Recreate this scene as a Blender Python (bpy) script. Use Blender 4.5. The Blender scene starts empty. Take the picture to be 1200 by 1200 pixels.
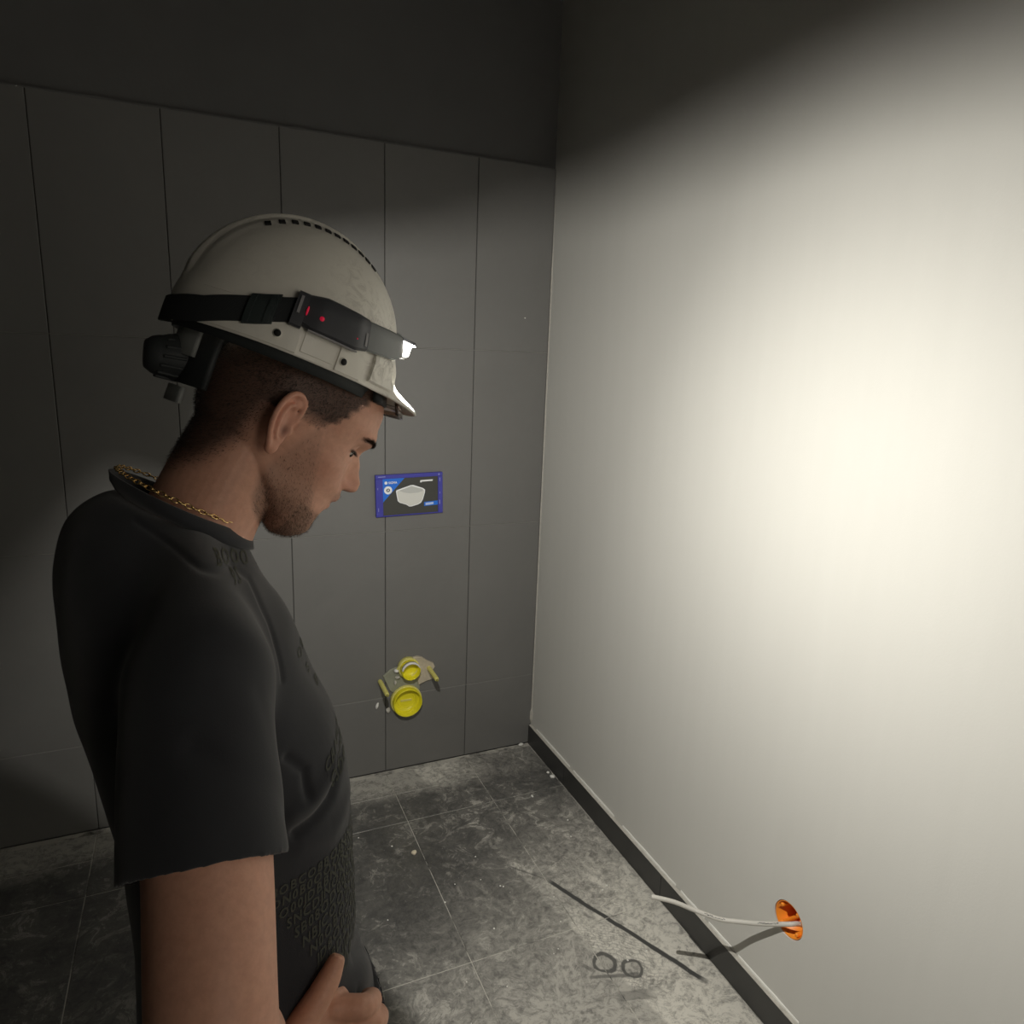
import bpy, bmesh, math, random
import numpy as np
from mathutils import Vector, Matrix, noise
from mathutils.bvhtree import BVHTree
rnd = random.Random(7)
SC = bpy.context.scene
COL = SC.collection

# ------------------------------------------------------------------ camera
def cam_axes(yaw, pitch, roll):
    cy, sy, cp, sp = math.cos(yaw), math.sin(yaw), math.cos(pitch), math.sin(pitch)
    f = Vector((sy*cp, cy*cp, -sp)); r = Vector((cy, -sy, 0)); u = r.cross(f)
    c, s = math.cos(roll), math.sin(roll)
    return c*r + s*u, -s*r + c*u, f
cr, cu, cf = cam_axes(0.4215263, 0.2186319, 0.0376210)
cd = bpy.data.cameras.new('camera'); cam = bpy.data.objects.new('camera', cd); COL.objects.link(cam)
cd.sensor_width = 36; cd.lens = 836.3/1200*36; cd.clip_start = 0.02
M = Matrix((cr, cu, -cf)).transposed().to_4x4(); M.translation = Vector((-1.13335, -2.26962, 1.48212))
cam.matrix_world = M
SC.camera = cam

# ------------------------------------------------------------------ world, exposure
w = bpy.data.worlds.new('world'); SC.world = w; w.use_nodes = True
w.node_tree.nodes['Background'].inputs[0].default_value = (0.0045, 0.0045, 0.0048, 1)
w.node_tree.nodes['Background'].inputs[1].default_value = 1.0
SC.view_settings.view_transform = 'Standard'; SC.view_settings.look = 'None'
SC.view_settings.exposure = 0.0; SC.view_settings.gamma = 1.0; SC.view_settings.use_curve_mapping = False
LAMP_POWER = 12.5
fd = bpy.data.lights.new('fill_light', 'AREA'); fd.shape = 'RECTANGLE'; fd.size = 0.7; fd.size_y = 1.2; fd.energy = 5.4; fd.color = (1.0, 0.93, 0.82)
fo = bpy.data.objects.new('fill_light', fd); COL.objects.link(fo); fo.location = (-0.30, -3.6, 1.45)   # added dim fill for face and hat, no real source in the room
fo.rotation_euler = (Vector((-1.0, -1.35, 1.2)) - fo.location).to_track_quat('-Z', 'Y').to_euler()

# person / hat frame (the man stands sideways to the camera, facing the pale wall)
H = Vector((-1.036697, -1.369831, 0.0))
FA = math.radians(90 - 81.130855)            # rotation about z
SHIFT = Vector((-0.08, -0.14, 0))            # feet, in the man's frame (x forward, y left)
HAT_O = Vector((0.0, 0.0, 1.4927)); HAT_P = math.radians(21)
HEAD_O = Vector((-0.01, 0.0, 1.39)); HEAD_P = math.radians(33)
MAN = Matrix.Translation(H) @ Matrix.Rotation(FA, 4, 'Z')
HAT = MAN @ Matrix.Translation(HAT_O) @ Matrix.Rotation(HAT_P, 4, 'Y')
HEADL = Matrix.Translation(HEAD_O) @ Matrix.Rotation(HEAD_P, 4, 'Y')

# ------------------------------------------------------------------ helpers
def tag(o, label=None, cat=None, group=None, kind=None):
    if label: o['label'] = label
    if cat: o['category'] = cat
    if group: o['group'] = group
    if kind: o['kind'] = kind
    return o
def empty(name, mw):
    o = bpy.data.objects.new(name, None); COL.objects.link(o); o.matrix_world = mw
    o.empty_display_size = 0.05
    return o
def mobj(name, v, f, mat, parent=None, smooth=True, loc=None):
    me = bpy.data.meshes.new(name); me.from_pydata([tuple(map(float, p)) for p in v], [], [tuple(map(int, q)) for q in f])
    if smooth: me.polygons.foreach_set('use_smooth', [True]*len(me.polygons))
    bm = bmesh.new(); bm.from_mesh(me); bmesh.ops.recalc_face_normals(bm, faces=bm.faces); bm.to_mesh(me); bm.free()
    me.update()
    o = bpy.data.objects.new(name, me); COL.objects.link(o)
    if mat: me.materials.append(mat)
    if parent: o.parent = parent
    if loc is not None: o.location = loc
    return o
class MB:
    def __init__(s): s.v = []; s.f = []
    def add(s, v, f, M=None):
        n = len(s.v)
        s.v += [(M @ Vector(p)) if M else Vector(p) for p in v]; s.f += [tuple(i+n for i in q) for q in f]
        return s
    def box(s, a, b, M=None):
        x0, y0, z0 = a; x1, y1, z1 = b
        v = [(x0,y0,z0),(x1,y0,z0),(x1,y1,z0),(x0,y1,z0),(x0,y0,z1),(x1,y0,z1),(x1,y1,z1),(x0,y1,z1)]
        return s.add(v, [(0,3,2,1),(4,5,6,7),(0,1,5,4),(1,2,6,5),(2,3,7,6),(3,0,4,7)], M)
    def obj(s, name, mat, parent=None, smooth=False, bevel=0, seg=2):
        o = mobj(name, s.v, s.f, mat, parent, smooth)
        if bevel:
            m = o.modifiers.new('b', 'BEVEL'); m.width = bevel; m.segments = seg; m.limit_method = 'ANGLE'
        return o
def loft(rings, cap=True, closed=True):
    n = len(rings[0]); v = [tuple(p) for r in rings for p in r]; f = []
    m = n if closed else n-1
    for i in range(len(rings)-1):
        for j in range(m):
            k = (j+1) % n
            f.append((i*n+j, i*n+k, (i+1)*n+k, (i+1)*n+j))
    if cap:
        for i, rev in ((0, True), (len(rings)-1, False)):
            c = len(v); v.append(tuple(np.mean(np.array([tuple(p) for p in rings[i]]), axis=0)))
            for j in range(n):
                k = (j+1) % n
                f.append((i*n+k, i*n+j, c) if rev else (i*n+j, i*n+k, c))
    return v, f
def tube(path, rad, n=16, up=(0,0,1), ends=True, flat=None):
    """rounded tube; rad = radius or (a,b) per point; returns verts, faces"""
    P = [Vector(p) for p in path]; R = [(r, r) if not isinstance(r, (tuple, list)) else r for r in rad]
    rings = []; U = Vector(up); N = len(P)
    def ring(c, t, a, b, U):
        s = U.cross(t)
        if s.length < 1e-5: s = Vector((1,0,0)).cross(t)
        s.normalize(); q = t.cross(s).normalized()
        return [c + s*(a*math.cos(2*math.pi*j/n)) + q*(b*math.sin(2*math.pi*j/n)) for j in range(n)]
    for i in range(N):
        t = (P[min(i+1, N-1)] - P[max(i-1, 0)]).normalized()
        if i == 0 and ends:
            for k in (0.25, 0.55, 0.85):
                e = math.sqrt(max(0, 1-(1-k)**2)) ; m = min(R[0])
                rings.append(ring(P[0]-t*m*(1-k), t, R[0][0]*e, R[0][1]*e, U))
        rings.append(ring(P[i], t, R[i][0], R[i][1], U))
        if i == N-1 and ends:
            for k in (0.85, 0.55, 0.25):
                e = math.sqrt(max(0, 1-(1-k)**2)); m = min(R[-1])
                rings.append(ring(P[-1]+t*m*(1-k), t, R[-1][0]*e, R[-1][1]*e, U))
    return loft(rings)
def smoothpath(pts, k=4):
    pts = [np.array(p, float) for p in pts]; out = []
    for i in range(len(pts)-1):
        p0 = pts[max(i-1,0)]; p1 = pts[i]; p2 = pts[i+1]; p3 = pts[min(i+2, len(pts)-1)]
        for j in range(k):
            t = j/k
            out.append(0.5*((2*p1)+(-p0+p2)*t+(2*p0-5*p1+4*p2-p3)*t*t+(-p0+3*p1-3*p2+p3)*t**3))
    out.append(pts[-1]); return out
def limb(pts, k=4, n=20, up=(0,0,1)):
    """pts: (x,y,z,a,b)"""
    q = smoothpath(pts, k)
    return tube([p[:3] for p in q], [(float(p[3]), float(p[4])) for p in q], n, up)
def ellipsoid(c, r, n=24, m=14, M=None):
    rings = []
    for i in range(1, m):
        a = math.pi*i/m
        rings.append([Vector((c[0]+r[0]*math.sin(a)*math.cos(2*math.pi*j/n), c[1]+r[1]*math.sin(a)*math.sin(2*math.pi*j/n), c[2]+r[2]*math.cos(a))) for j in range(n)])
    v, f = loft(rings)
    return ([M @ Vector(p) for p in v], f) if M else (v, f)
def remesh(parts, voxel, smooth_it=2, fac=0.5):
    mb = MB()
    for v, f in parts: mb.add(v, f)
    me = bpy.data.meshes.new('tmp'); me.from_pydata([tuple(p) for p in mb.v], [], mb.f)
    bm = bmesh.new(); bm.from_mesh(me); bmesh.ops.recalc_face_normals(bm, faces=bm.faces); bm.to_mesh(me); bm.free()
    o = bpy.data.objects.new('tmp', me); COL.objects.link(o)
    m = o.modifiers.new('r', 'REMESH'); m.mode = 'VOXEL'; m.voxel_size = voxel; m.adaptivity = 0
    if smooth_it:
        s = o.modifiers.new('s', 'SMOOTH'); s.factor = fac; s.iterations = smooth_it
    dg = bpy.context.evaluated_depsgraph_get(); dg.update()
    out = bpy.data.meshes.new_from_object(o.evaluated_get(dg))
    bpy.data.objects.remove(o); bpy.data.meshes.remove(me)
    return out
def me_co(me):
    a = np.empty(len(me.vertices)*3); me.vertices.foreach_get('co', a); return a.reshape(-1, 3)
def me_no(me):
    a = np.empty(len(me.vertices)*3); me.vertices.foreach_get('normal', a); return a.reshape(-1, 3)
def set_co(me, a):
    me.vertices.foreach_set('co', a.ravel()); me.update()
def set_color(me, name, rgb):
    ca = me.color_attributes.new(name, 'FLOAT_COLOR', 'POINT')
    ca.data.foreach_set('color', np.concatenate([rgb, np.ones((len(rgb),1))], axis=1).ravel())
def me_obj(name, me, mat, parent=None):
    me.name = name; me.materials.clear(); me.materials.append(mat)
    me.polygons.foreach_set('use_smooth', [True]*len(me.polygons))
    o = bpy.data.objects.new(name, me); COL.objects.link(o)
    if parent: o.parent = parent
    return o
def sstep(a, b, x): 
    t = np.clip((x-a)/(b-a), 0, 1); return t*t*(3-2*t)
def ip(x, xs, ys): return np.interp(x, xs, ys)
def cr_ip(x, xs, ys):
    """smooth (pchip-like) interpolation"""
    xs = np.array(xs, float); ys = np.array(ys, float); x = np.atleast_1d(np.asarray(x, float))
    h = np.diff(xs); d = np.diff(ys)/h; m = np.zeros_like(xs)
    for i in range(1, len(xs)-1):
        m[i] = 0 if d[i-1]*d[i] <= 0 else 2*d[i-1]*d[i]/(d[i-1]+d[i])
    m[0] = d[0]; m[-1] = d[-1]
    i = np.clip(np.searchsorted(xs, x)-1, 0, len(xs)-2); t = np.clip((x-xs[i])/h[i], 0, 1)
    return (2*t**3-3*t**2+1)*ys[i] + (t**3-2*t**2+t)*h[i]*m[i] + (-2*t**3+3*t**2)*ys[i+1] + (t**3-t**2)*h[i]*m[i+1]

# ------------------------------------------------------------------ materials
class NT:
    def __init__(s, name):
        s.m = bpy.data.materials.new(name); s.m.use_nodes = True; s.t = s.m.node_tree
        s.b = s.t.nodes['Principled BSDF']
    def n(s, typ, ins=None, **kw):
        nd = s.t.nodes.new(typ)
        for k, v in kw.items(): setattr(nd, k, v)
        for k, v in (ins or {}).items():
            if hasattr(v, 'is_linked') or isinstance(v, bpy.types.NodeSocket): s.t.links.new(v, nd.inputs[k])
            else: nd.inputs[k].default_value = v
        return nd
    def set(s, **kw):
        for k, v in kw.items():
            k = k.replace('_', ' ')
            if isinstance(v, bpy.types.NodeSocket): s.t.links.new(v, s.b.inputs[k])
            else: s.b.inputs[k].default_value = v
        return s
    def math(s, op, a, b=0.0, clamp=False):
        nd = s.t.nodes.new('ShaderNodeMath'); nd.operation = op; nd.use_clamp = clamp
        for i, v in enumerate((a, b)):
            if isinstance(v, bpy.types.NodeSocket): s.t.links.new(v, nd.inputs[i])
            else: nd.inputs[i].default_value = v
        return nd.outputs[0]
    def mix(s, fac, a, b):
        nd = s.t.nodes.new('ShaderNodeMix'); nd.data_type = 'RGBA'
        for i, v in ((0, fac), (6, a), (7, b)):
            if isinstance(v, bpy.types.NodeSocket): s.t.links.new(v, nd.inputs[i])
            else: nd.inputs[i].default_value = v if i == 0 else (*v, 1)
        return nd.outputs[2]
    def ramp(s, fac, stops):
        nd = s.t.nodes.new('ShaderNodeValToRGB'); s.t.links.new(fac, nd.inputs[0])
        e = nd.color_ramp.elements
        while len(e) < len(stops): e.new(0.5)
        for i, (p, c) in enumerate(stops):
            e[i].position = p; e[i].color = (c, c, c, 1) if not isinstance(c, tuple) else (*c, 1)
        return nd.outputs[0]
    def noise(s, scale, detail=4, rough=0.5, vec=None, dist=0.0):
        nd = s.n('ShaderNodeTexNoise', {'Scale': scale, 'Detail': detail, 'Roughness': rough, 'Distortion': dist})
        s.t.links.new(vec if vec is not None else s.pos(), nd.inputs['Vector'])
        return nd.outputs['Fac']
    def pos(s):
        if not hasattr(s, '_p'): s._p = s.t.nodes.new('ShaderNodeNewGeometry').outputs['Position']
        return s._p
    def bump(s, h, strength=0.3, dist=0.002):
        nd = s.n('ShaderNodeBump', {'Strength': strength, 'Distance': dist, 'Height': h})
        s.t.links.new(nd.outputs[0], s.b.inputs['Normal']); return s
def simple(name, col, rough=0.5, metal=0.0, nscale=0, namt=0.15, bumps=0, spec=None):
    t = NT(name); t.set(Roughness=rough, Metallic=metal)
    if nscale:
        oc = t.t.nodes.new('ShaderNodeTexCoord').outputs['Object']
        f = t.noise(nscale, 5, 0.6, oc)
        c0 = tuple(max(0, c*(1-namt)) for c in col); c1 = tuple(min(1, c*(1+namt)) for c in col)
        t.set(Base_Color=t.mix(f, c0, c1))
        if bumps: t.bump(f, bumps, 0.001)
    else: t.set(Base_Color=(*col, 1))
    if spec is not None: t.b.inputs['Specular IOR Level'].default_value = spec
    return t.m

# painted wall: warm white, faint roller marks and scuffs
t = NT('painted_plaster')
n1 = t.noise(1.6, 3, 0.5); n2 = t.noise(220, 3, 0.6)
mp = t.n('ShaderNodeMapping', {'Vector': t.pos(), 'Scale': (1, 9, 0.8)}).outputs[0]
n3 = t.noise(2.2, 4, 0.6, mp)
mx = t.math('ADD', t.math('MULTIPLY', n1, 0.5), t.math('MULTIPLY', n3, 0.5))
t.set(Base_Color=t.mix(mx, (0.60, 0.59, 0.55), (0.66, 0.65, 0.61)), Roughness=0.62)
t.b.inputs['Specular IOR Level'].default_value = 0.3
t.bump(n2, 0.12, 0.001); M_WALL = t.m
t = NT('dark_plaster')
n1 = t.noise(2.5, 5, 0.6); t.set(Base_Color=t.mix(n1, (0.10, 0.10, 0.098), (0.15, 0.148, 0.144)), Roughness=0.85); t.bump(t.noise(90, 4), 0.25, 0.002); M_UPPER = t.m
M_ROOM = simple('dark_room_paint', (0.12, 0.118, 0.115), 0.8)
M_PALE = simple('pale_room_plaster', (0.70, 0.68, 0.62), 0.8)
# wall tile: anthracite, dusty veil
t = NT('anthracite_wall_tile')
oi = t.n('ShaderNodeObjectInfo').outputs['Random']
n1 = t.noise(3.0, 6, 0.62); n2 = t.noise(60, 4, 0.6)
d = t.math('MULTIPLY', t.ramp(t.noise(5.0, 8, 0.7, None, 0.6), [(0.45, 0.0), (0.75, 1.0)]), 0.35)
c = t.mix(n1, (0.138, 0.136, 0.130), (0.172, 0.169, 0.162))
c = t.mix(t.math('MULTIPLY', oi, 0.25), c, (0.19, 0.187, 0.18))
c = t.mix(d, c, (0.19, 0.186, 0.175))
t.set(Base_Color=c, Roughness=t.math('ADD', 0.48, t.math('MULTIPLY', n2, 0.2))); t.bump(n2, 0.1, 0.001); M_TILE = t.m
M_GROUT = simple('dark_grout', (0.05, 0.049, 0.047), 0.9, nscale=60, namt=0.3)
t = NT('dusty_floor_grout')
t.set(Base_Color=t.mix(t.ramp(t.noise(7.0, 6, 0.7), [(0.38, 0.0), (0.52, 1.0)]), (0.075, 0.073, 0.07), (0.50, 0.48, 0.43)), Roughness=0.95); M_GROUT_F = t.m
M_SKIRT = simple('anthracite_skirting', (0.045, 0.044, 0.042), 0.45, nscale=12, namt=0.25)
M_MORTAR = simple('pale_mortar', (0.50, 0.48, 0.43), 0.9, nscale=70, namt=0.35, bumps=0.6)
M_FILLER = simple('white_filler', (0.86, 0.85, 0.80), 0.7)
M_CRUMB = simple('cream_crumb', (0.75, 0.66, 0.50), 0.8)
M_GROUT_L = simple('dusty_wall_grout', (0.22, 0.215, 0.20), 0.9, nscale=9, namt=0.5)
# floor tile with building dust
t = NT('dusty_floor_tile')
P = t.pos(); sx = t.n('ShaderNodeSeparateXYZ', {0: P}); X, Y = sx.outputs[0], sx.outputs[1]
warp = t.n('ShaderNodeTexNoise', {'Vector': P, 'Scale': 6.0, 'Detail': 4.0})
wv = t.n('ShaderNodeVectorMath', {0: warp.outputs['Color'], 1: (0.5, 0.5, 0.5)}, operation='SUBTRACT').outputs[0]
wv = t.n('ShaderNodeVectorMath', {0: wv, 'Scale': 0.10}, operation='SCALE').outputs[0]
WP = t.n('ShaderNodeVectorMath', {0: P, 1: wv}, operation='ADD').outputs[0]
fine = t.noise(48, 13, 0.82, WP, 0.5)
veil = t.noise(7.0, 8, 0.72, WP, 0.8)
wisp = t.ramp(t.noise(19, 10, 0.78, WP, 1.1), [(0.52, 0.0), (0.57, 1.0), (0.64, 0.25)])
# dust amount over the floor: thick in the near right part and along the tiled wall, thin in the middle
near = t.math('MULTIPLY', t.ramp(t.math('SUBTRACT', t.math('MULTIPLY', Y, -1.0), t.math('MULTIPLY', X, -0.62)), [(0.25, 0.0), (0.86, 1.0)]), 1.0)
band = t.ramp(t.math('ADD', t.math('MULTIPLY', Y, -1.0), t.math('MULTIPLY', t.math('SUBTRACT', veil, 0.5), 0.18)), [(0.10, 1.0), (0.19, 0.0)])
bx = t.ramp(t.math('MULTIPLY', X, -1.0), [(0.20, 0.25), (0.42, 1.0)])
band = t.math('MULTIPLY', band, bx)
rs = t.math('MULTIPLY', t.ramp(t.math('MULTIPLY', X, -1.0), [(0.0, 1.0), (0.27, 0.9), (0.31, 0.0)]), t.ramp(t.math('MULTIPLY', Y, -1.0), [(0.35, 0.0), (0.98, 1.0)]))
rs = t.math('MULTIPLY', rs, 0.75)
amt = t.math('MAXIMUM', t.math('MAXIMUM', near, band), rs)
base_d = t.math('ADD', t.math('MULTIPLY', amt, 0.80), t.math('MULTIPLY', t.ramp(veil, [(0.38, 0.0), (0.68, 1.0)]), 0.15))
tex = t.math('MULTIPLY', t.ramp(fine, [(0.40, 0.0), (0.60, 1.0)]), t.math('ADD', 0.12, t.math('MULTIPLY', amt, 0.75)))
sc = t.math('MULTIPLY', wisp, t.math('MULTIPLY', t.ramp(veil, [(0.42, 0.0), (0.62, 1.0)]), 0.55))
dust = t.math('ADD', t.math('ADD', t.math('SUBTRACT', base_d, t.math('MULTIPLY', amt, 0.12)), t.math('SUBTRACT', tex, t.math('MULTIPLY', amt, 0.36))), sc, True)
# scrapes and tread marks where the dust was wiped off
def seg(a, b, w0, soft, wob=0.012):
    ax, ay = a; bx_, by_ = b; L = math.hypot(bx_-ax, by_-ay); dx, dy = (bx_-ax)/L, (by_-ay)/L
    wobn = t.math('MULTIPLY', t.math('SUBTRACT', t.noise(14, 3), 0.5), wob)
    px = t.math('SUBTRACT', X, ax); py = t.math('SUBTRACT', Y, ay)
    al = t.math('ADD', t.math('MULTIPLY', px, dx), t.math('MULTIPLY', py, dy))
    ac = t.math('ADD', t.math('SUBTRACT', t.math('MULTIPLY', px, dy), t.math('MULTIPLY', py, dx)), wobn)
    m = t.n('ShaderNodeMapRange', {0: t.math('ABSOLUTE', ac), 1: w0, 2: w0+soft, 3: 1.0, 4: 0.0}).outputs[0]
    m1 = t.n('ShaderNodeMapRange', {0: al, 1: -0.01, 2: 0.02, 3: 0.0, 4: 1.0}).outputs[0]
    m2 = t.n('ShaderNodeMapRange', {0: al, 1: L-0.02, 2: L+0.01, 3: 1.0, 4: 0.0}).outputs[0]
    return t.math('MULTIPLY', t.math('MULTIPLY', m, m1), m2)
def ringm(c, r0, w0, soft):
    px = t.math('SUBTRACT', X, c[0]); py = t.math('SUBTRACT', Y, c[1])
    d = t.math('SQRT', t.math('ADD', t.math('MULTIPLY', px, px), t.math('MULTIPLY', py, py)))
    d = t.math('ADD', d, t.math('MULTIPLY', t.math('SUBTRACT', t.noise(30, 3), 0.5), 0.02))
    return t.n('ShaderNodeMapRange', {0: t.math('ABSOLUTE', t.math('SUBTRACT', d, r0)), 1: w0, 2: w0+soft, 3: 1.0, 4: 0.0}).outputs[0]
wipe = seg((-0.274, -0.698), (-0.062, -1.15), 0.0052, 0.003)
wipe = t.math('MAXIMUM', wipe, t.math('MULTIPLY', seg((-0.36, -0.60), (-0.274, -0.698), 0.001, 0.003), 0.6))
for a, b, ww, s_ in (((-0.335, -1.03), (-0.19, -1.075), 0.003, 0.75), ((-0.30, -1.10), (-0.20, -1.13), 0.012, 0.6), ((-0.33, -0.98), (-0.30, -1.03), 0.004, 0.7), ((-0.295, -0.90), (-0.345, -1.06), 0.006, 0.5)):
    wipe = t.math('MAXIMUM', wipe, t.math('MULTIPLY', seg(a, b, ww, 0.006), s_))
for c_, r_, w_, s_ in (((-0.267, -1.010), 0.026, 0.0035, 0.9), ((-0.211, -1.050), 0.024, 0.003, 0.9), ((-0.267, -1.010), 0.010, 0.010, 0.35), ((-0.211, -1.050), 0.010, 0.010, 0.35)):
    wipe = t.math('MAXIMUM', wipe, t.math('MULTIPLY', ringm(c_, r_, w_, 0.004), s_))
# wiped corner left of the joint crossing
tri = t.n('ShaderNodeMapRange', {0: t.math('ADD', X, t.math('MULTIPLY', t.math('ADD', Y, 0.885), 0.22)), 1: -0.295, 2: -0.285, 3: 1.0, 4: 0.0}).outputs[0]
wipe = t.math('MAXIMUM', wipe, t.math('MULTIPLY', tri, 0.35))
# tread print (short bars)
tr = t.n('ShaderNodeTexBrick', {'Vector': t.n('ShaderNodeMapping', {'Vector': WP, 'Rotation': (0, 0, 0.5), 'Scale': (1, 1, 1)}).outputs[0], 'Scale': 26.0, 'Mortar Size': 0.03, 'Color1': (0, 0, 0, 1), 'Color2': (0, 0, 0, 1), 'Mortar': (1, 1, 1, 1)})
trm = t.math('MULTIPLY', tr.outputs['Fac'], t.math('MULTIPLY', ringm((-0.27, -1.02), 0.0, 0.11, 0.06), 0.32))
wipe = t.math('MAXIMUM', wipe, trm)
dust = t.math('MULTIPLY', dust, t.math('SUBTRACT', 1.0, wipe), True)
sp = t.n('ShaderNodeTexVoronoi', {'Vector': P, 'Scale': 95.0, 'Randomness': 1.0})
speck = t.math('MULTIPLY', t.ramp(sp.outputs['Distance'], [(0.05, 1.0), (0.14, 0.0)]), t.ramp(t.noise(31, 2), [(0.52, 0.0), (0.62, 1.0)]))
dust = t.math('MAXIMUM', dust, t.math('MULTIPLY', speck, 0.6))
c = t.mix(dust, (0.060, 0.060, 0.059), (0.66, 0.635, 0.57))
t.set(Base_Color=c, Roughness=t.math('ADD', 0.36, t.math('MULTIPLY', dust, 0.5)))
t.bump(fine, 0.15, 0.0008); M_FLOOR = t.m
M_YEL = simple('yellow_plastic', (0.80, 0.72, 0.02), 0.4)
M_YEL2 = simple('pale_yellow_plastic', (0.74, 0.68, 0.20), 0.45)
M_FOAM = simple('beige_mortar_patch', (0.50, 0.44, 0.34), 0.9, nscale=40, namt=0.3, bumps=0.7)
M_PLATE = simple('olive_grey_plate', (0.27, 0.275, 0.21), 0.6, nscale=30, namt=0.2)
M_WHITEP = simple('white_plastic', (0.80, 0.79, 0.76), 0.45)
M_BLUE = simple('blue_plastic', (0.055, 0.055, 0.36), 0.35, nscale=30, namt=0.15)
M_CARD = simple('charcoal_card', (0.050, 0.050, 0.044), 0.6)
M_PRBLUE = simple('print_bright_blue', (0.01, 0.16, 0.72), 0.5)
M_PRWHITE = simple('print_white', (0.88, 0.89, 0.90), 0.5)
M_PRGREY = simple('print_grey', (0.52, 0.53, 0.51), 0.5)
M_PRDARK = simple('print_dark', (0.03, 0.03, 0.035), 0.5)
M_ORANGE = simple('orange_plastic', (0.95, 0.30, 0.025), 0.4)
M_CABLE = simple('grey_cable_sheath', (0.62, 0.60, 0.55), 0.5)
M_INK = simple('black_ink', (0.03, 0.03, 0.03), 0.5)
# hat shell, scuffed on the front
t = NT('white_hat_shell')
oc = t.t.nodes.new('ShaderNodeTexCoord').outputs['Object']
oz = t.n('ShaderNodeSeparateXYZ', {0: oc})
g = t.ramp(t.noise(55, 10, 0.75, oc, 1.5), [(0.47, 0.0), (0.58, 1.0)])
front = t.n('ShaderNodeMapRange', {0: oz.outputs[0], 1: 0.0, 2: 0.09, 3: 0.15, 4: 1.0}).outputs[0]
gm = t.math('MULTIPLY', g, t.math('MULTIPLY', front, t.ramp(t.noise(14, 4, 0.6, oc), [(0.42, 0.0), (0.6, 1.0)])))
c = t.mix(t.noise(9, 4, 0.6, oc), (0.80, 0.77, 0.69), (0.88, 0.85, 0.77))
c = t.mix(t.math('MULTIPLY', gm, 0.55), c, (0.30, 0.27, 0.22))
vs = t.n('ShaderNodeTexVoronoi', {'Vector': oc, 'Scale': 34.0}); sp = t.math('MULTIPLY', t.ramp(vs.outputs['Distance'], [(0.03, 1.0), (0.07, 0.0)]), t.ramp(t.noise(19, 2, 0.5, oc), [(0.55, 0.0), (0.6, 1.0)]))
c = t.mix(t.math('MULTIPLY', sp, 0.7), c, (0.18, 0.15, 0.12))
t.set(Base_Color=c, Roughness=0.36); M_HAT = t.m
M_HATGREY = simple('grey_hat_plastic', (0.26, 0.27, 0.26), 0.5)
M_HATDARK = simple('dark_hat_harness', (0.028, 0.032, 0.033), 0.6, nscale=60, namt=0.2)
M_VENT = simple('vent_black', (0.01, 0.01, 0.01), 0.8)
t = NT('black_webbing'); oc = t.t.nodes.new('ShaderNodeTexCoord').outputs['Object']
wv_ = t.n('ShaderNodeTexWave', {'Vector': oc, 'Scale': 260.0}, bands_direction='Z').outputs['Fac']
t.set(Base_Color=t.mix(wv_, (0.016, 0.018, 0.020), (0.030, 0.034, 0.036)), Roughness=0.8); t.bump(wv_, 0.3, 0.0004); M_STRAP = t.m
M_BUCKLE = simple('dark_green_buckle', (0.030, 0.040, 0.040), 0.45)
M_HOUS = simple('dark_grey_lamp_housing', (0.062, 0.064, 0.072), 0.38)
M_HOUS2 = simple('grey_lamp_front', (0.17, 0.18, 0.18), 0.4)
M_GREYTRIM = simple('light_grey_trim', (0.33, 0.32, 0.33), 0.4)
M_RED = NT('red_led').set(Base_Color=(0.6, 0.01, 0.04, 1), Emission_Color=(1, 0.02, 0.08, 1), Emission_Strength=0.22).m
M_LENS = NT('lamp_lens').set(Base_Color=(0.9, 0.9, 0.85, 1), Emission_Color=(1.0, 0.97, 0.85, 1), Emission_Strength=9.0).m
t = NT('clear_visor'); t.set(Base_Color=(0.75, 0.62, 0.55, 1), Roughness=0.08, IOR=1.3); t.b.inputs['Transmission Weight'].default_value = 0.95; M_VISOR = t.m
# skin: colour attribute with fine mottling
t = NT('skin')
at = t.n('ShaderNodeAttribute', attribute_name='col').outputs['Color']
oc = t.t.nodes.new('ShaderNodeTexCoord').outputs['Object']
mo = t.noise(120, 6, 0.65, oc)
c = t.mix(t.math('MULTIPLY', t.ramp(mo, [(0.35, 0.0), (0.7, 1.0)]), 0.18), at, (0.22, 0.09, 0.06))
t.set(Base_Color=c, Roughness=0.5); t.b.inputs['Subsurface Weight'].default_value = 0.12
t.b.inputs['Subsurface Radius'].default_value = (0.008, 0.003, 0.0015); t.b.inputs['Subsurface Scale'].default_value = 0.6
t.b.inputs['Specular IOR Level'].default_value = 0.35
t.bump(t.noise(420, 4, 0.6, oc), 0.18, 0.0006); M_SKIN = t.m
M_HAIR = simple('dark_brown_hair', (0.022, 0.015, 0.011), 0.55)
M_BEARD = simple('brown_stubble', (0.075, 0.042, 0.026), 0.6)
M_EYEW = simple('eye_white', (0.62, 0.58, 0.54), 0.2)
M_IRIS = simple('dark_iris', (0.03, 0.018, 0.012), 0.2)
M_GOLD = simple('gold', (0.95, 0.68, 0.30), 0.25, 1.0)
t = NT('black_cotton'); oc = t.t.nodes.new('ShaderNodeTexCoord').outputs['Object']
nb = t.noise(700, 3, 0.6, oc); nl = t.noise(6, 3, 0.5, oc)
t.set(Base_Color=t.mix(nl, (0.018, 0.019, 0.023), (0.030, 0.031, 0.036)), Roughness=0.9); t.b.inputs['Sheen Weight'].default_value = 0.25; t.b.inputs['Sheen Roughness'].default_value = 0.5
t.bump(nb, 0.25, 0.0005); M_TEE = t.m
M_PRINT = simple('olive_shirt_print', (0.062, 0.065, 0.050), 0.8)
M_TROUS = simple('grey_work_cloth', (0.16, 0.165, 0.155), 0.9, nscale=80, namt=0.2)
M_BOOT = simple('brown_boot_leather', (0.07, 0.045, 0.03), 0.55, nscale=30, namt=0.3)
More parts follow.
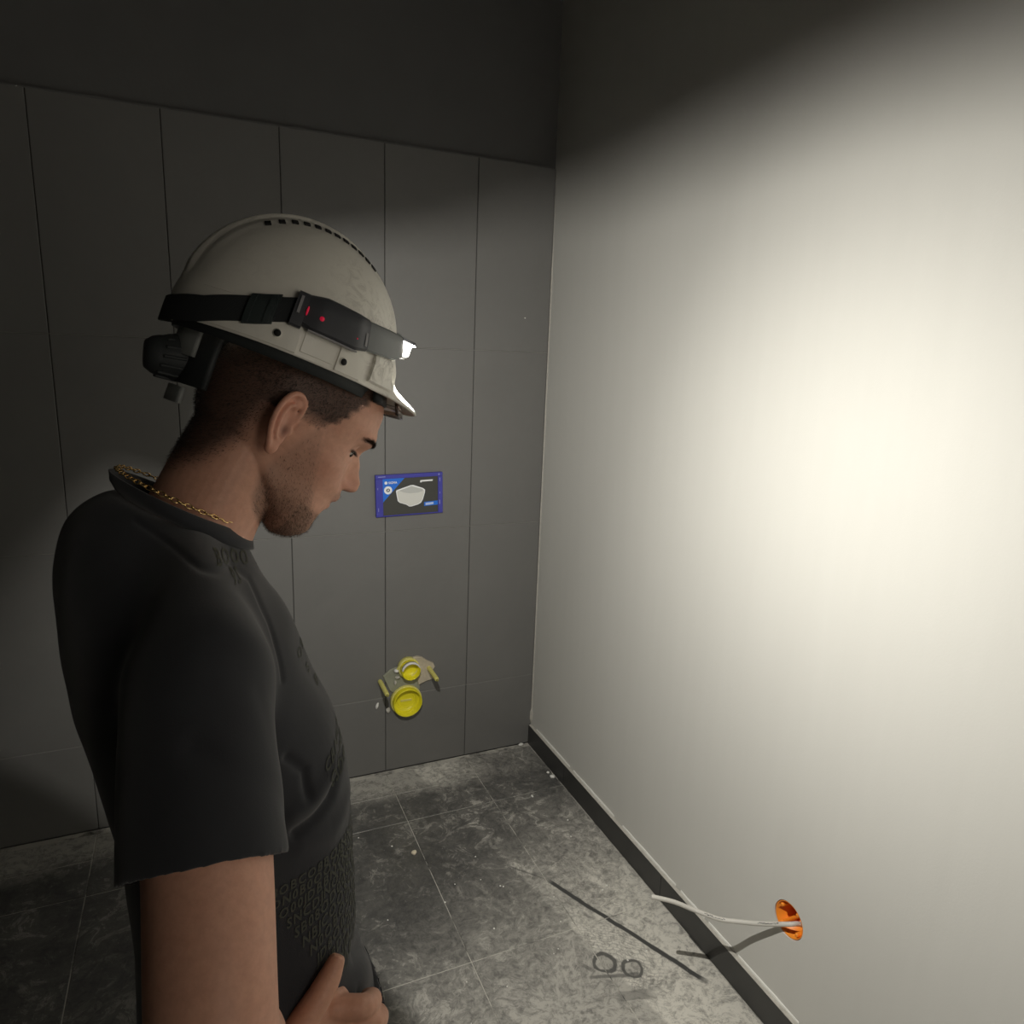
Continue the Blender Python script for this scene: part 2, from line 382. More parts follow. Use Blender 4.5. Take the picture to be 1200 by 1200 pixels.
M_SOLE = simple('black_rubber', (0.02, 0.02, 0.02), 0.8)

# ------------------------------------------------------------------ the setting
# coordinates: room corner at the origin, tiled wall along y=0, pale wall along x=0
JX = -0.27464; TW = 0.3; JZ = [-0.0, 0.28781, 0.88781, 1.48781, 2.079]
XL, YB, ZC = -3.9, -4.6, 3.0
fl = MB().box((XL, YB, -0.15), (0.0, 0.0, -0.0012)).obj('floor', M_GROUT_F); tag(fl, kind='structure')
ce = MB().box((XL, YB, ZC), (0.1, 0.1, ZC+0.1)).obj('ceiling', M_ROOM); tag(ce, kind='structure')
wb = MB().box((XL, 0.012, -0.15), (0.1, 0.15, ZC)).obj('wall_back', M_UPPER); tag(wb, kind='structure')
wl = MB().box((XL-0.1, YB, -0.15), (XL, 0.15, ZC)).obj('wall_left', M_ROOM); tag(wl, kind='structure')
wf = MB().box((XL-0.1, YB-0.1, -0.15), (0.1, YB, ZC)).obj('wall_front', M_PALE); tag(wf, kind='structure')
# pale right wall with a round hole for the cable box
HC = (-1.308, 0.290); HR = 0.041
NB = 48; g = MB(); q = 0.12
circ = [(HC[0]+HR*math.cos(2*math.pi*i/NB), HC[1]+HR*math.sin(2*math.pi*i/NB)) for i in range(NB)]
def sqp(i):
    a = 2*math.pi*i/NB; c, s = math.cos(a), math.sin(a); k = q/max(abs(c), abs(s)); return (HC[0]+c*k, HC[1]+s*k)
rg = [[(0, *p) for p in circ], [(0, *sqp(i)) for i in range(NB)]]
v, f = loft(rg, cap=False); g.add(v, f)
y0, y1, z0, z1 = HC[0]-q, HC[0]+q, HC[1]-q, HC[1]+q
for a in (((YB, -0.15), (y0, ZC)), ((y1, -0.15), (0.012, ZC)), ((y0, -0.15), (y1, z0)), ((y0, z1), (y1, ZC))):
    (ya, za), (yb, zb) = a
    g.add([(0,ya,za),(0,yb,za),(0,yb,zb),(0,ya,zb)], [(0,1,2,3)])
# rough rim going into the wall and the back of the wall
v, f = loft([[(0, *p) for p in circ], [(0.012, HC[0]+(p[0]-HC[0])*0.97, HC[1]+(p[1]-HC[1])*0.97) for p in circ], [(0.07, *p) for p in circ]], cap=False); g.add(v, f)
g.add([(0.1,YB,-0.15),(0.1,0.012,-0.15),(0.1,0.012,ZC),(0.1,YB,ZC)], [(0,1,2,3)])
wr = g.obj('wall_right', M_WALL); tag(wr, kind='structure')

def tilebox(x0, x1, y0, y1, z0, z1, face, jit):
    """thin tile with its edges eased; face = 'y' (wall) or 'z' (floor)"""
    e = 0.0012; h = rnd.uniform(-jit, jit)
    if face == 'y':
        yf = y0 + h
        v = [(x0,y1,z0),(x1,y1,z0),(x1,y1,z1),(x0,y1,z1),(x0,yf+e,z0),(x1,yf+e,z0),(x1,yf+e,z1),(x0,yf+e,z1),(x0+e,yf,z0+e),(x1-e,yf,z0+e),(x1-e,yf,z1-e),(x0+e,yf,z1-e)]
    else:
        zf = z1 + h
        v = [(x0,y0,z0),(x1,y0,z0),(x1,y1,z0),(x0,y1,z0),(x0,y0,zf-e),(x1,y0,zf-e),(x1,y1,zf-e),(x0,y1,zf-e),(x0+e,y0+e,zf),(x1-e,y0+e,zf),(x1-e,y1-e,zf),(x0+e,y1-e,zf)]
    f = [(3,2,1,0)]
    for k in range(4):
        l = (k+1) % 4; f += [(k,l,4+l,4+k), (4+k,4+l,8+l,8+k)]
    f.append((8,9,10,11)); return v, f
# grout bed behind the wall tiles
MB().box((XL, 0.0025, 0.0), (-0.004, 0.0125, 2.077)).obj('grout', M_GROUT, wb)
for zj in JZ[1:4]: MB().box((XL, 0.0012, zj-0.001), (-0.004, 0.004, zj+0.001)).obj('grout_line', M_GROUT_L, wb)
xs = [-0.004] + [JX - TW*i for i in range(13)]; gp = 0.0011
for i in range(len(xs)-1):
    for j in range(4):
        v, f = tilebox(xs[i+1]+gp, xs[i]-gp if i else xs[i], 0.0, 0.0115, JZ[j]+(gp if j else 0.002), JZ[j+1]-gp, 'y', 0.0004)
        if j == 3:   # cut upper edge, slightly ragged
            pass
        mobj('tile', v, f, M_TILE, wb, False)
# ragged mortar lip on top of the tiles
pts = []; x = XL
rings = []
while x < -0.004:
    h = 2.079 + 0.0015 + 0.004*abs(noise.noise(Vector((x*14, 0, 0)))) ; y = -0.001 + 0.003*noise.noise(Vector((x*20, 4, 0)))
    rings.append([(x, 0.0115, 2.076), (x, y+0.001, 2.076), (x, y+0.001, h), (x, 0.0115, h+0.001)]); x += 0.02
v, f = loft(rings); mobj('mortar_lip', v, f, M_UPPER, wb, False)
# silicone/filler bead in the corner between tiles and pale wall
rings = []
for i in range(130):
    z = 0.085 + i*1.985/129; r = 0.0022 + 0.0022*abs(noise.noise(Vector((0, 3, z*9))))
    if 0.09 < z < 0.14: r += 0.005
    if z > 1.82: r *= 0.35
    rings.append([(0.0, -0.001, z), (-0.0005-r, 0.0-0.0012, z), (-r*0.6, -r, z), (0.0, -r*1.2, z)])
v, f = loft(rings); o = mobj('trim_1', v, f, M_MORTAR, None, False); tag(o, kind='structure')
# floor tiles
JY = [0.0, -0.30, -0.885, -1.47, -2.055, -2.64, -3.225, -3.81, -4.6]
fx = [-0.014] + [-0.2765 - 0.3*i for i in range(13)]
for i in range(len(fx)-1):
    for j in range(len(JY)-1):
        ya, yb = JY[j+1], JY[j]
        if fx[i]-0.1 < -3.7: continue
        spans = [(ya, yb)]
        if j == 0: spans = [(ya, -0.147), (-0.147, -0.022)] if i > 0 else [(ya, -0.022)]
        for (a, b) in spans:
            v, f = tilebox(fx[i+1]+gp, fx[i]-gp, a+gp, b-gp, -0.009, 0.0, 'z', 0.0003)
            mobj('tile', v, f, M_FLOOR, fl, False)
# mortar strip left open along the tiled wall and the skirting
rings = []
for i in range(100):
    x = -3.5 + i*3.486/99; h = -0.0025 + 0.0025*noise.noise(Vector((x*12, 0, 0)))
    rings.append([(x, 0.0, -0.008), (x, 0.0, h+0.001), (x, -0.021+0.002*noise.noise(Vector((x*17, 5, 0))), h), (x, -0.022, -0.008)])
v, f = loft(rings); mobj('mortar_strip', v, f, M_MORTAR, fl, False)
# skirting boards along the pale wall
sk = empty('baseboard_right', Matrix.Identity(4)); tag(sk, kind='structure')
ends = [-0.002, -0.30, -0.88, -1.47, -2.06, -2.65, -3.25, -3.85, -4.5]
for i in range(len(ends)-1):
    MB().box((-0.0125+rnd.uniform(-4e-4, 4e-4), ends[i+1]+0.0008, -0.003), (-0.0015, ends[i]-0.0008, 0.0768+rnd.uniform(-3e-4, 3e-4))).obj('skirting_tile', M_SKIRT, sk, bevel=0.0008)
# raw light edge of the skirting and the ragged filler line above it
rings = []; n = 300
for i in range(n):
    y = -0.004 - i*3.6/n; h = 0.0768 + 0.0012 + 0.0012*noise.noise(Vector((3, y*22, 0)))
    rings.append([(-0.0012, y, 0.074), (-0.0118, y, 0.0755), (-0.0115, y, h), (-0.0012, y, h+0.0005)])
v, f = loft(rings); mobj('raw_edge', v, f, M_MORTAR, sk, False)
k = 0; y = -0.05
while y > -2.4:
    L = rnd.uniform(0.05, 0.28); g_ = rnd.uniform(0.006, 0.05); m = 12; rings = []
    for i in range(m):
        yy = y - L*i/(m-1); hh = 0.0825 + 0.002*noise.noise(Vector((7, yy*25, 0))); e = math.sin(math.pi*(0.06+0.88*i/(m-1)))**0.4
        rings.append([(0.001, yy, 0.078), (-0.003*e, yy, 0.0785), (-0.0024*e, yy, hh), (0.001, yy, hh+0.002*e)])
    v, f = loft(rings); mobj('filler_line', v, f, M_FILLER, sk, False); y -= L+g_

# crumbs and small bits
def crumb(name, p, r, mat, label, cat, sq=(1, 1, 0.6)):
    v, f = ellipsoid((0, 0, 0), (r*sq[0], r*sq[1], r*sq[2]), 10, 7)
    s = rnd.uniform(0, 99)
    v = [Vector(a)*(1+0.35*noise.noise(Vector(a)*(1.3/r)+Vector((s, 0, 0)))) for a in v]
    o = mobj(name, v, f, mat, None, True, p); tag(o, label, cat); return o
crumb('floor_crumb', (-0.600, -0.453, 0.004), 0.0085, M_CRUMB, 'small cream crumb lying alone in the middle of the dark floor', 'crumb')
crumb('filler_blob', (-0.027, -0.246, 0.005), 0.010, M_FILLER, 'large white filler blob on the floor at the foot of the skirting', 'filler blob')
crumb('filler_blob', (-0.030, -0.215, 0.003), 0.0055, M_FILLER, 'tiny white filler blob just behind the larger one by the skirting', 'filler blob')
crumb('filler_blob', (-0.045, -0.010, 0.004), 0.0085, M_FILLER, 'white filler blob in the floor corner under the tiled wall', 'filler blob', (1.3, 0.8, 0.6))
crumb('filler_blob', (-0.145, -0.325, 0.003), 0.0045, M_FILLER, 'tiny white filler drop on the floor tile in front of the corner', 'filler blob', (0.8, 1.6, 0.6))
for i in range(30):
    x = rnd.uniform(-0.75, -0.08); y = rnd.uniform(-1.15, -0.3)
    o = crumb('plaster_crumb', (x, y, 0.001), rnd.uniform(0.0010, 0.0028), M_FILLER, 'tiny white plaster crumb scattered on the dusty floor', 'crumb'); o['group'] = 'plaster crumbs on the floor'
# small white wall plug beside the pipes
o = crumb('wall_plug', (-0.606, -0.003, 0.262), 0.0085, M_WHITEP, 'small white oval plug in the tiled wall, left of the yellow drain', 'plug', (0.55, 0.6, 1.5)); o.rotation_euler = (0, 0.28, 0)
crumb('paint_fleck', (-0.095, -0.001, 1.60), 0.003, M_FILLER, 'tiny pale fleck high on the tiled wall near the corner', 'fleck')

# ------------------------------------------------------------------ flush plate guard with printed card
PL = Matrix.Translation((-0.495, -0.001, 1.013)) @ Matrix.Rotation(math.radians(-1.2), 4, 'Y')
pg = empty('flush_plate_guard', PL); tag(pg, 'blue framed cistern opening guard with a printed dark card, on the tiled wall', 'plate guard')
W2, H2, T = 0.1140, 0.0700, 0.013
def frame_bar(x0, x1, z0, z1, name='frame_bar'):
    MB().box((x0, -T, z0), (x1, 0.0, z1)).obj(name, M_BLUE, pg, bevel=0.0015)
frame_bar(-W2, W2, H2-0.0135, H2); frame_bar(-W2, -W2+0.024, -H2, H2-0.0137); frame_bar(W2-0.0165, W2, -H2, H2-0.0137)
frame_bar(-W2+0.0242, W2-0.0167, -H2, -H2+0.004)
card = MB().box((-W2+0.023, -0.0105, -H2+0.003), (W2-0.016, -0.004, H2-0.013)).obj('printed_card', M_CARD, pg)
def flat(pts, y, mat, name, par, th=0.0004):
    n = len(pts); v = [(x, y, z) for x, z in pts] + [(x, y+th, z) for x, z in pts]
    f = [tuple(range(n)), tuple(range(2*n-1, n-1, -1))] + [(i, (i+1) % n, n+(i+1) % n, n+i) for i in range(n)]
    return mobj(name, v, f, mat, par, False)
yc = -0.0109
flat([(-W2+0.0235, H2-0.0137), (-0.017, H2-0.0137), (-W2+0.0235, -0.022)], yc, M_PRBLUE, 'blue_corner_print', card)
dot = [(-0.079+0.0052*math.cos(a*math.pi/8), 0.043+0.0052*math.sin(a*math.pi/8)) for a in range(16)]
flat(dot, yc-0.0004, M_PRWHITE, 'white_dot', card)
def text_mesh(body, size):
    cu_ = bpy.data.curves.new('t', 'FONT'); cu_.body = body; cu_.size = size; cu_.extrude = 0.0; cu_.offset = size*0.022; cu_.resolution_u = 2
    o = bpy.data.objects.new('t', cu_); COL.objects.link(o)
    dg = bpy.context.evaluated_depsgraph_get(); dg.update()
    me = bpy.data.meshes.new_from_object(o.evaluated_get(dg)); bpy.data.objects.remove(o)
    v = [tuple(p.co) for p in me.vertices]; f = [tuple(p.vertices) for p in me.polygons]; bpy.data.meshes.remove(me)
    return v, f
def text_on_card(body, size, x, z, mat, name, y=-0.0114, stretch=1.0):
    v, f = text_mesh(body, size)
    return mobj(name, [(x+a[0]*stretch, y, z+a[1]) for a in v], f, mat, card, False)
text_on_card('SIGMA', 0.0105, -0.071, 0.0395, M_PRWHITE, 'lettering', stretch=0.95)
ring = [[(-0.0725+r*math.cos(a*math.pi/16), yc-0.0006, 0.0185+r*math.sin(a*math.pi/16)) for a in range(32)] for r in (0.0060, 0.0135)]
v, f = loft(ring, cap=False); mobj('round_badge', v, f, M_PRWHITE, card, False)
v, f = loft([[(-0.0725+r*math.cos(a*math.pi/16), yc-0.0005, 0.0185+r*math.sin(a*math.pi/16)) for a in range(32)] for r in (0.0001, 0.0062)], cap=False); mobj('badge_centre', v, f, M_PRDARK, card, False)
flat([(-0.0755, 0.0175), (-0.0725, 0.0145), (-0.0695, 0.0195), (-0.0725, 0.0225)], yc-0.0008, M_PRWHITE, 'badge_mark', card)
bowl = [(-0.046, 0.010), (-0.046, 0.016), (-0.040, 0.0185), (0.004, 0.0315), (0.012, 0.0315), (0.046, 0.019), (0.053, 0.013), (0.052, 0.003), (0.045, -0.020), (0.038, -0.031), (0.028, -0.036), (0.006, -0.041), (-0.002, -0.041), (-0.012, -0.034), (-0.034, -0.026), (-0.041, -0.020)]
flat([(x*1.06, z*1.06) for x, z in bowl], yc-0.0001, M_PRDARK, 'bowl_shadow_print', card)
flat(bowl, yc-0.0004, M_PRWHITE, 'bowl_print', card)
flat([(x*0.93+0.0002, z*0.9-0.0016) for x, z in bowl], yc-0.0008, simple('print_pale_grey', (0.68, 0.68, 0.64), 0.5), 'bowl_body_print', card)
flat([(-0.036, 0.015), (0.006, 0.028), (0.044, 0.016), (0.046, 0.010), (0.028, 0.0045), (0.0, 0.004), (-0.020, 0.008)], yc-0.0012, M_PRGREY, 'bowl_opening_print', card)
flat([(0.036, 0.0405), (0.079, 0.0415), (0.080, 0.0465), (0.037, 0.046)], yc-0.0003, M_PRWHITE, 'white_print_line', card)
flat([(0.036, 0.0385), (0.041, 0.0385), (0.042, 0.046), (0.037, 0.046)], yc-0.0005, M_PRWHITE, 'white_print_mark', card)
flat([(0.049, -0.043), (0.097, -0.041), (0.097, -0.027), (0.049, -0.029)], yc-0.0003, M_PRBLUE, 'blue_tag_print', card)
flat([(0.054, -0.040), (0.082, -0.0385), (0.082, -0.031), (0.054, -0.032)], yc-0.0006, simple('print_lilac', (0.50, 0.60, 0.88), 0.5), 'tag_line_print', card)
for (x, z, a, b) in ((-0.093, 0.0640, 0.012, 0.0012), (0.104, 0.045, 0.001, 0.006), (0.104, 0.0, 0.0008, 0.003), (0.103, -0.032, 0.0014, 0.007), (-0.106, -0.045, 0.001, 0.006), (-0.107, 0.025, 0.001, 0.003), (0.101, 0.063, 0.002, 0.003)):
    MB().box((x-a, -T-0.0004, z-b), (x+a, -T+0.0005, z+b)).obj('dust_smear', simple('pale_blue_scuff', (0.28, 0.30, 0.62), 0.6), pg)

# ------------------------------------------------------------------ toilet connection in the tiled wall
def ring_tube(c, ro, ri, y_out, y_in, floor_y, n=40, tilt=0.0):
    """open cup whose mouth faces the room (-y)"""
    R = lambda r, y: [(c[0]+r*math.cos(2*math.pi*j/n), y + tilt*(r*math.sin(2*math.pi*j/n)), c[1]+r*math.sin(2*math.pi*j/n)) for j in range(n)]
    return loft([R(ro, y_in), R(ro, y_out+0.001), R(ro-0.001, y_out), R(ri+0.001, y_out), R(ri, y_out+0.001), R(ri, floor_y), R(ri*0.5, floor_y+0.001)])
# drain pipe (large) in the photo: centre about (477,824)
dp = empty('drain_pipe', Matrix.Translation((-0.503, 0, 0.270))); tag(dp, 'large yellow plastic drain socket sticking out low on the tiled wall', 'pipe')
v, f = ring_tube((0, 0), 0.0515, 0.0475, -0.036, 0.012, -0.008); mobj('socket', v, f, M_YEL, dp)
v, f = ring_tube((0, 0), 0.0560, 0.0510, -0.016, 0.010, -0.006); mobj('collar', v, f, M_YEL2, dp)
v, f = loft([[(r*math.cos(2*math.pi*j/40), y, r*math.sin(2*math.pi*j/40)) for j in range(40)] for r, y in ((0.0472, -0.010), (0.036, -0.012), (0.034, -0.006), (0.002, -0.005))], cap=False); mobj('cap_disc', v, f, M_YEL, dp)
v, f = loft([[((0.030+0.0016*math.cos(a))*math.cos(2*math.pi*j/40), -0.0065+0.0016*math.sin(a), (0.030+0.0016*math.cos(a))*math.sin(2*math.pi*j/40)) for j in range(40)] for a in [k*math.pi/3 for k in range(7)]], cap=False); mobj('moulded_ring', v, f, M_YEL, dp)
MB().box((-0.020, -0.0105, -0.003), (0.020, -0.004, 0.003)).obj('pull_tab', M_YEL2, dp)
# flush pipe (small)
fp = empty('flush_pipe', Matrix.Translation((-0.494, 0, 0.392))); tag(fp, 'small yellow capped flush pipe above the large drain socket', 'pipe')
v, f = ring_tube((0, 0), 0.0330, 0.0295, -0.044, 0.012, -0.012); mobj('socket', v, f, M_YEL, fp)
rings = []
for j in range(28):
    a = math.radians(20 + 150*j/27); k = 0.6+0.4*math.sin(math.pi*j/27); w_ = 0.0055*k
    c_, s_ = math.cos(a), math.sin(a)
    rings.append([(0.0335*c_, -0.030, 0.0335*s_), (0.0335*c_, -0.0455, 0.0335*s_), ((0.0335-w_)*c_, -0.0460, (0.0335-w_)*s_), ((0.0335-w_)*c_, -0.0435, (0.0335-w_)*s_)])
v, f = loft(rings); mobj('tape_end', v, f, M_WHITEP, fp)
v, f = ring_tube((-0.002, 0.002), 0.0370, 0.0320, -0.022, 0.010, -0.006); mobj('sleeve', v, f, M_YEL2, fp)
v, f = ellipsoid((-0.044, -0.010, -0.004), (0.010, 0.010, 0.007), 12, 8); mobj('hook', v, f, M_WHITEP, fp)
v, f = tube([(-0.044, -0.010, -0.004), (-0.036, -0.016, 0.012), (-0.028, -0.018, 0.022)], [0.004, 0.004, 0.004], 10); mobj('clip', v, f, M_YEL2, fp)
# olive grey plate behind the pipes
def slab(outline, y0, y1, mat, name, par=None, jag=0.0, label=None, cat=None):
    n = len(outline); v = []
    for y, s in ((y1, 1.0), (y0+0.002, 1.0), (y0, 0.96)):
        cx_ = sum(p[0] for p in outline)/n; cz_ = sum(p[1] for p in outline)/n
        v += [(cx_+(x-cx_)*s, y + jag*noise.noise(Vector((x*40, z*40, y*9))), cz_+(z-cz_)*s) for x, z in outline]
    v.append((cx_, y0 + jag*0.5, cz_)); f = []
    for k in range(2):
        for i in range(n): f.append((k*n+i, k*n+(i+1) % n, (k+1)*n+(i+1) % n, (k+1)*n+i))
    for i in range(n): f.append((2*n+i, 2*n+(i+1) % n, 3*n))
    o = mobj(name, v, f, mat, par, False)
    if label: tag(o, label, cat)
    return o
def at_w(px):   # helper table already converted: points on the tiled wall
    return px
slab([(-0.585, 0.372), (-0.560, 0.392), (-0.530, 0.400), (-0.470, 0.372), (-0.452, 0.345), (-0.452, 0.300), (-0.462, 0.285), (-0.50, 0.312), (-0.545, 0.300), (-0.562, 0.315)], -0.006, 0.011, M_PLATE, 'mounting_plate', None, 0.002, 'flat olive grey mounting plate behind the two yellow pipes', 'plate')
slab([(-0.480, 0.428), (-0.462, 0.430), (-0.445, 0.424), (-0.425, 0.408), (-0.404, 0.396), (-0.398, 0.382), (-0.410, 0.366), (-0.404, 0.350), (-0.408, 0.336), (-0.430, 0.330), (-0.458, 0.322), (-0.462, 0.345), (-0.458, 0.372), (-0.470, 0.400)], -0.011, 0.011, M_FOAM, 'mortar_patch', None, 0.009, 'rough beige mortar patch right of the yellow flush pipe', 'mortar patch')
crumb('mortar_lump', (-0.535, -0.009, 0.362), 0.0085, M_MORTAR, 'pale mortar lump left of the flush pipe on the olive plate', 'mortar lump')
crumb('mortar_lump', (-0.542, -0.008, 0.342), 0.0065, M_MORTAR, 'smaller pale mortar lump below the other one on the olive plate', 'mortar lump', (0.7, 1, 1.3))
crumb('mortar_lump', (-0.566, -0.004, 0.240), 0.008, M_MORTAR, 'pale mortar bit at the lower left rim of the drain socket', 'mortar lump', (1, 0.5, 1.3))
for (x, z, lab) in ((-0.594, 0.352, 'pale yellow sleeved fixing bolt left of the large drain socket'), (-0.420, 0.380, 'pale yellow sleeved fixing bolt right of the flush pipe')):
    b = empty('fixing_bolt', Matrix.Translation((x, 0, z))); tag(b, lab, 'bolt', 'sleeved fixing bolts for the toilet')
    path = [(0, 0.012, 0), (0, -0.02, -0.0005), (0, -0.085, -0.002), (0, -0.098, -0.0025)]
    v, f = tube(path, [0.0078, 0.0080, 0.0078, 0.0075], 16); mobj('sleeve', v, f, M_YEL2, b)
    v, f = tube([(0, -0.1055, -0.0025), (0, -0.1085, -0.0025)], [0.0045, 0.0040], 12); mobj('bolt_end', v, f, simple('olive_brass', (0.30, 0.27, 0.06), 0.4), b)

# ------------------------------------------------------------------ cable box and cable in the pale wall
cb = empty('cable_box', Matrix.Translation((0, HC[0], HC[1]))); tag(cb, 'round orange plastic cable box sunk in the pale wall', 'cable box')
R = lambda r, x, n=40: [(x, r*math.cos(2*math.pi*j/n), r*math.sin(2*math.pi*j/n)) for j in range(n)]
v, f = loft([R(0.0395, 0.058), R(0.0395, 0.002), R(0.0375, 0.0015), R(0.0370, 0.052), R(0.034, 0.055), R(0.01, 0.0555)]); mobj('cup', v, f, M_ORANGE, cb)
for a in (0.6, 2.2, 3.9, 5.4):
    v, f = tube([(0.006, 0.031*math.cos(a), 0.031*math.sin(a)), (0.05, 0.031*math.cos(a), 0.031*math.sin(a))], [0.005, 0.005], 10); mobj('screw_post', v, f, M_ORANGE, cb)
cab = [(0.052, -1.325, 0.262), (0.02, -1.3212, 0.2839), (0.0, -1.3117, 0.2824), (-0.016, -1.2805, 0.2611), (-0.032, -1.2474, 0.2404), (-0.052, -1.2162, 0.2251), (-0.08, -1.186, 0.2157), (-0.12, -1.1486, 0.2208), (-0.165, -1.1245, 0.2388), (-0.21, -1.1016, 0.2485)]
CABLE_PTS = cab
q_ = smoothpath(cab, 6)
v, f = tube([tuple(p) for p in q_], [0.0052]*len(q_), 14); cbl = mobj('cable', v, f, M_CABLE)
tag(cbl, 'short grey sheathed cable with black print hanging out of the orange box', 'cable')
# black print marks on the cable sheath (side turned to the room)
cam_p = Vector((-1.13, -2.27, 1.48)); mk = MB()
cum = [0]; 
for i in range(1, len(q_)): cum.append(cum[-1]+float(np.linalg.norm(q_[i]-q_[i-1])))
def cpt(s):
    i = max(1, min(len(q_)-1, int(np.searchsorted(cum, s)))); k = (s-cum[i-1])/(cum[i]-cum[i-1]); return Vector(q_[i-1]+(q_[i]-q_[i-1])*k), Vector(q_[i]-q_[i-1]).normalized()
for a, b in ((0.085, 0.135), (0.215, 0.262)):
    s = a
    while s < b:
        L = rnd.uniform(0.0015, 0.004); c0, tt = cpt(s); nn = (Vector((-0.4, -0.7, 1.0))); nn = (nn - tt*nn.dot(tt)).normalized(); bb = tt.cross(nn)
        o0 = rnd.uniform(-0.002, 0.0); hh = rnd.uniform(0.001, 0.0028)
        vs_ = []
        for ds in (0, L):
            for oo in (o0, o0+hh):
                ang = oo/0.0054; d_ = nn*math.cos(ang)+bb*math.sin(ang); vs_.append(c0+tt*ds+d_*0.00535)
        mk.add(vs_, [(0, 1, 3, 2)]); s += L + rnd.uniform(0.0005, 0.0015)
mk.obj('print_marks', M_INK, cbl)['kind'] = 'stuff'

# ------------------------------------------------------------------ hard hat (frame: x forward, z up, tilted forward 21 degrees)
# shell surface: th = direction round the hat (0 = front, positive to his left), z height
A0, B0, C0, HH = 0.1273, 0.110, 0.0111, 0.1331
def rimz(th):
    c = np.cos(th)
    return -0.0255 - 0.005*sstep(0.75, 1.0, c) - 0.002*sstep(0.3, 1.0, -c)
def shell_pt(th, z, off=0.0):
    """point on the shell at height z (m)"""
    s = math.sqrt(max(0.0, 1-(max(z, 0)/HH)**2)); c, sn = math.cos(th), math.sin(th)
    fl_ = 0.0
    if z < 0.030: fl_ = (0.004+0.003*float(sstep(0.5, 1.0, c)))*float(sstep(0.030, 0.0, z))
    if z < -0.003 and c > 0: fl_ += 0.042*float(sstep(0.62, 1.0, c))*float(sstep(0.0, -0.031, z))**1.4
    x = C0 + (A0*s + fl_ + off)*c; y = (B0*s + fl_*0.8 + off)*sn
    return Vector((x, y, z))
hat = empty('hard_hat', HAT); tag(hat, 'scuffed white vented hard hat tilted forward on the man\'s head', 'hard hat')
NTH = 160; rings = []
EL = [i/46*math.pi/2 for i in range(46)]
zz = [float(HH*math.sin(e)) for e in reversed(EL)]   # top .. 0
for z in zz:
    r_ = []
    for j in range(NTH):
        th = 2*math.pi*j/NTH; p = shell_pt(th, z)
        # central ridge with soft shoulders
        w_ = float(1-sstep(0.013, 0.0175, abs(p.y)))*float(sstep(0.01, 0.04, z))*(1-0.5*float(sstep(0.02, 0.09, p.x))); 
        if w_ > 0:
            n_ = Vector((p.x-C0, 0, p.z*0.9)).normalized(); p = p + n_*0.0042*w_
        w2 = float(1-sstep(0.030, 0.040, abs(abs(p.y)-0.0) ))*float(sstep(0.03, 0.07, z))
        if w2 > 0: 
            n_ = Vector((p.x-C0, 0, p.z*0.9)).normalized(); p = p + n_*0.0016*w2
        r_.append(p)
    rings.append(r_)
for k in range(1, 13):
    t_ = k/12; rings.append([shell_pt(2*math.pi*j/NTH, float(rimz(2*math.pi*j/NTH))*t_) for j in range(NTH)])
n = NTH; v = [tuple(p) for r in rings for p in r]; f = []
for i in range(len(rings)-1):
    for j in range(n): f.append((i*n+j, i*n+(j+1) % n, (i+1)*n+(j+1) % n, (i+1)*n+j))
c = len(v); v.append((C0, 0, HH+0.004))
for j in range(n): f.append((j, (j+1) % n, c))
sh = mobj('shell', v, f, M_HAT, hat); md = sh.modifiers.new('s', 'SOLIDIFY'); md.thickness = 0.0028; md.offset = -1; md.use_rim = True
def patch(name, ths, zf, off0, off1, mat, par, bevel=0.0, smooth=True):
    """slab lying on the shell: ths list of angles; zf(th)->(z0,z1); outward from off0 to off1 (callable or number)"""
    rings = []
    for i, th in enumerate(ths):
        z0, z1 = zf(th); o1 = off1(th) if callable(off1) else off1
        d = [(z0, off0), (z0, o1-bevel), (z0+bevel, o1), (z0+(z1-z0)*0.33, o1+0.0002), (z0+(z1-z0)*0.66, o1+0.0002), (z1-bevel, o1), (z1, o1-bevel), (z1, off0)]
        rings.append([shell_pt(th, z, o) for z, o in d])
    v, f = loft(rings); o = mobj(name, v, f, mat, par, False)
    if smooth:
        for p in o.data.polygons: p.use_smooth = True
        m = o.modifiers.new('e', 'EDGE_SPLIT'); m.split_angle = math.radians(40)
    return o
def arange(a, b, n): return [a+(b-a)*i/(n-1) for i in range(n)]
RAD = math.radians
# raised lower side panels with recesses (both sides)
for s in (-1, 1):
    patch('side_panel', [s*RAD(a) for a in arange(150, 98.5, 24)], lambda th: (float(rimz(th))+0.002, 0.012), -0.001, lambda th: 0.0006+0.0016*float(sstep(RAD(150), RAD(130), abs(th))), M_HAT, hat, 0.0008)
    patch('slot_cover', [s*RAD(a) for a in arange(96.5, 80.5, 12)], lambda th: (float(rimz(th))+0.006, 0.010), -0.001, 0.0010, M_HAT, hat, 0.0006)
    patch('side_panel', [s*RAD(a) for a in arange(79, 64, 12)], lambda th: (float(rimz(th))+0.002, 0.014), -0.001, 0.0020, M_HAT, hat, 0.0008)
    patch('front_block', [s*RAD(a) for a in arange(58, 40, 12)], lambda th: (-0.019, 0.016), -0.002, 0.0042, M_HAT, hat, 0.002)
    for a, z in ((108, -0.0105), (76, -0.0115)):
        p0 = shell_pt(s*RAD(a), z, 0.0014); d = (p0 - shell_pt(s*RAD(a), z, -0.01)).normalized();
        v, f = tube([p0, p0+d*0.0020], [0.0046, 0.0046], 16, ends=False); mobj('plug_rim', v, f, M_HAT, hat)
        v, f = tube([p0, p0+d*0.0026], [0.0037, 0.0037], 16, ends=False); mobj('plug_hole', v, f, M_VENT, hat)
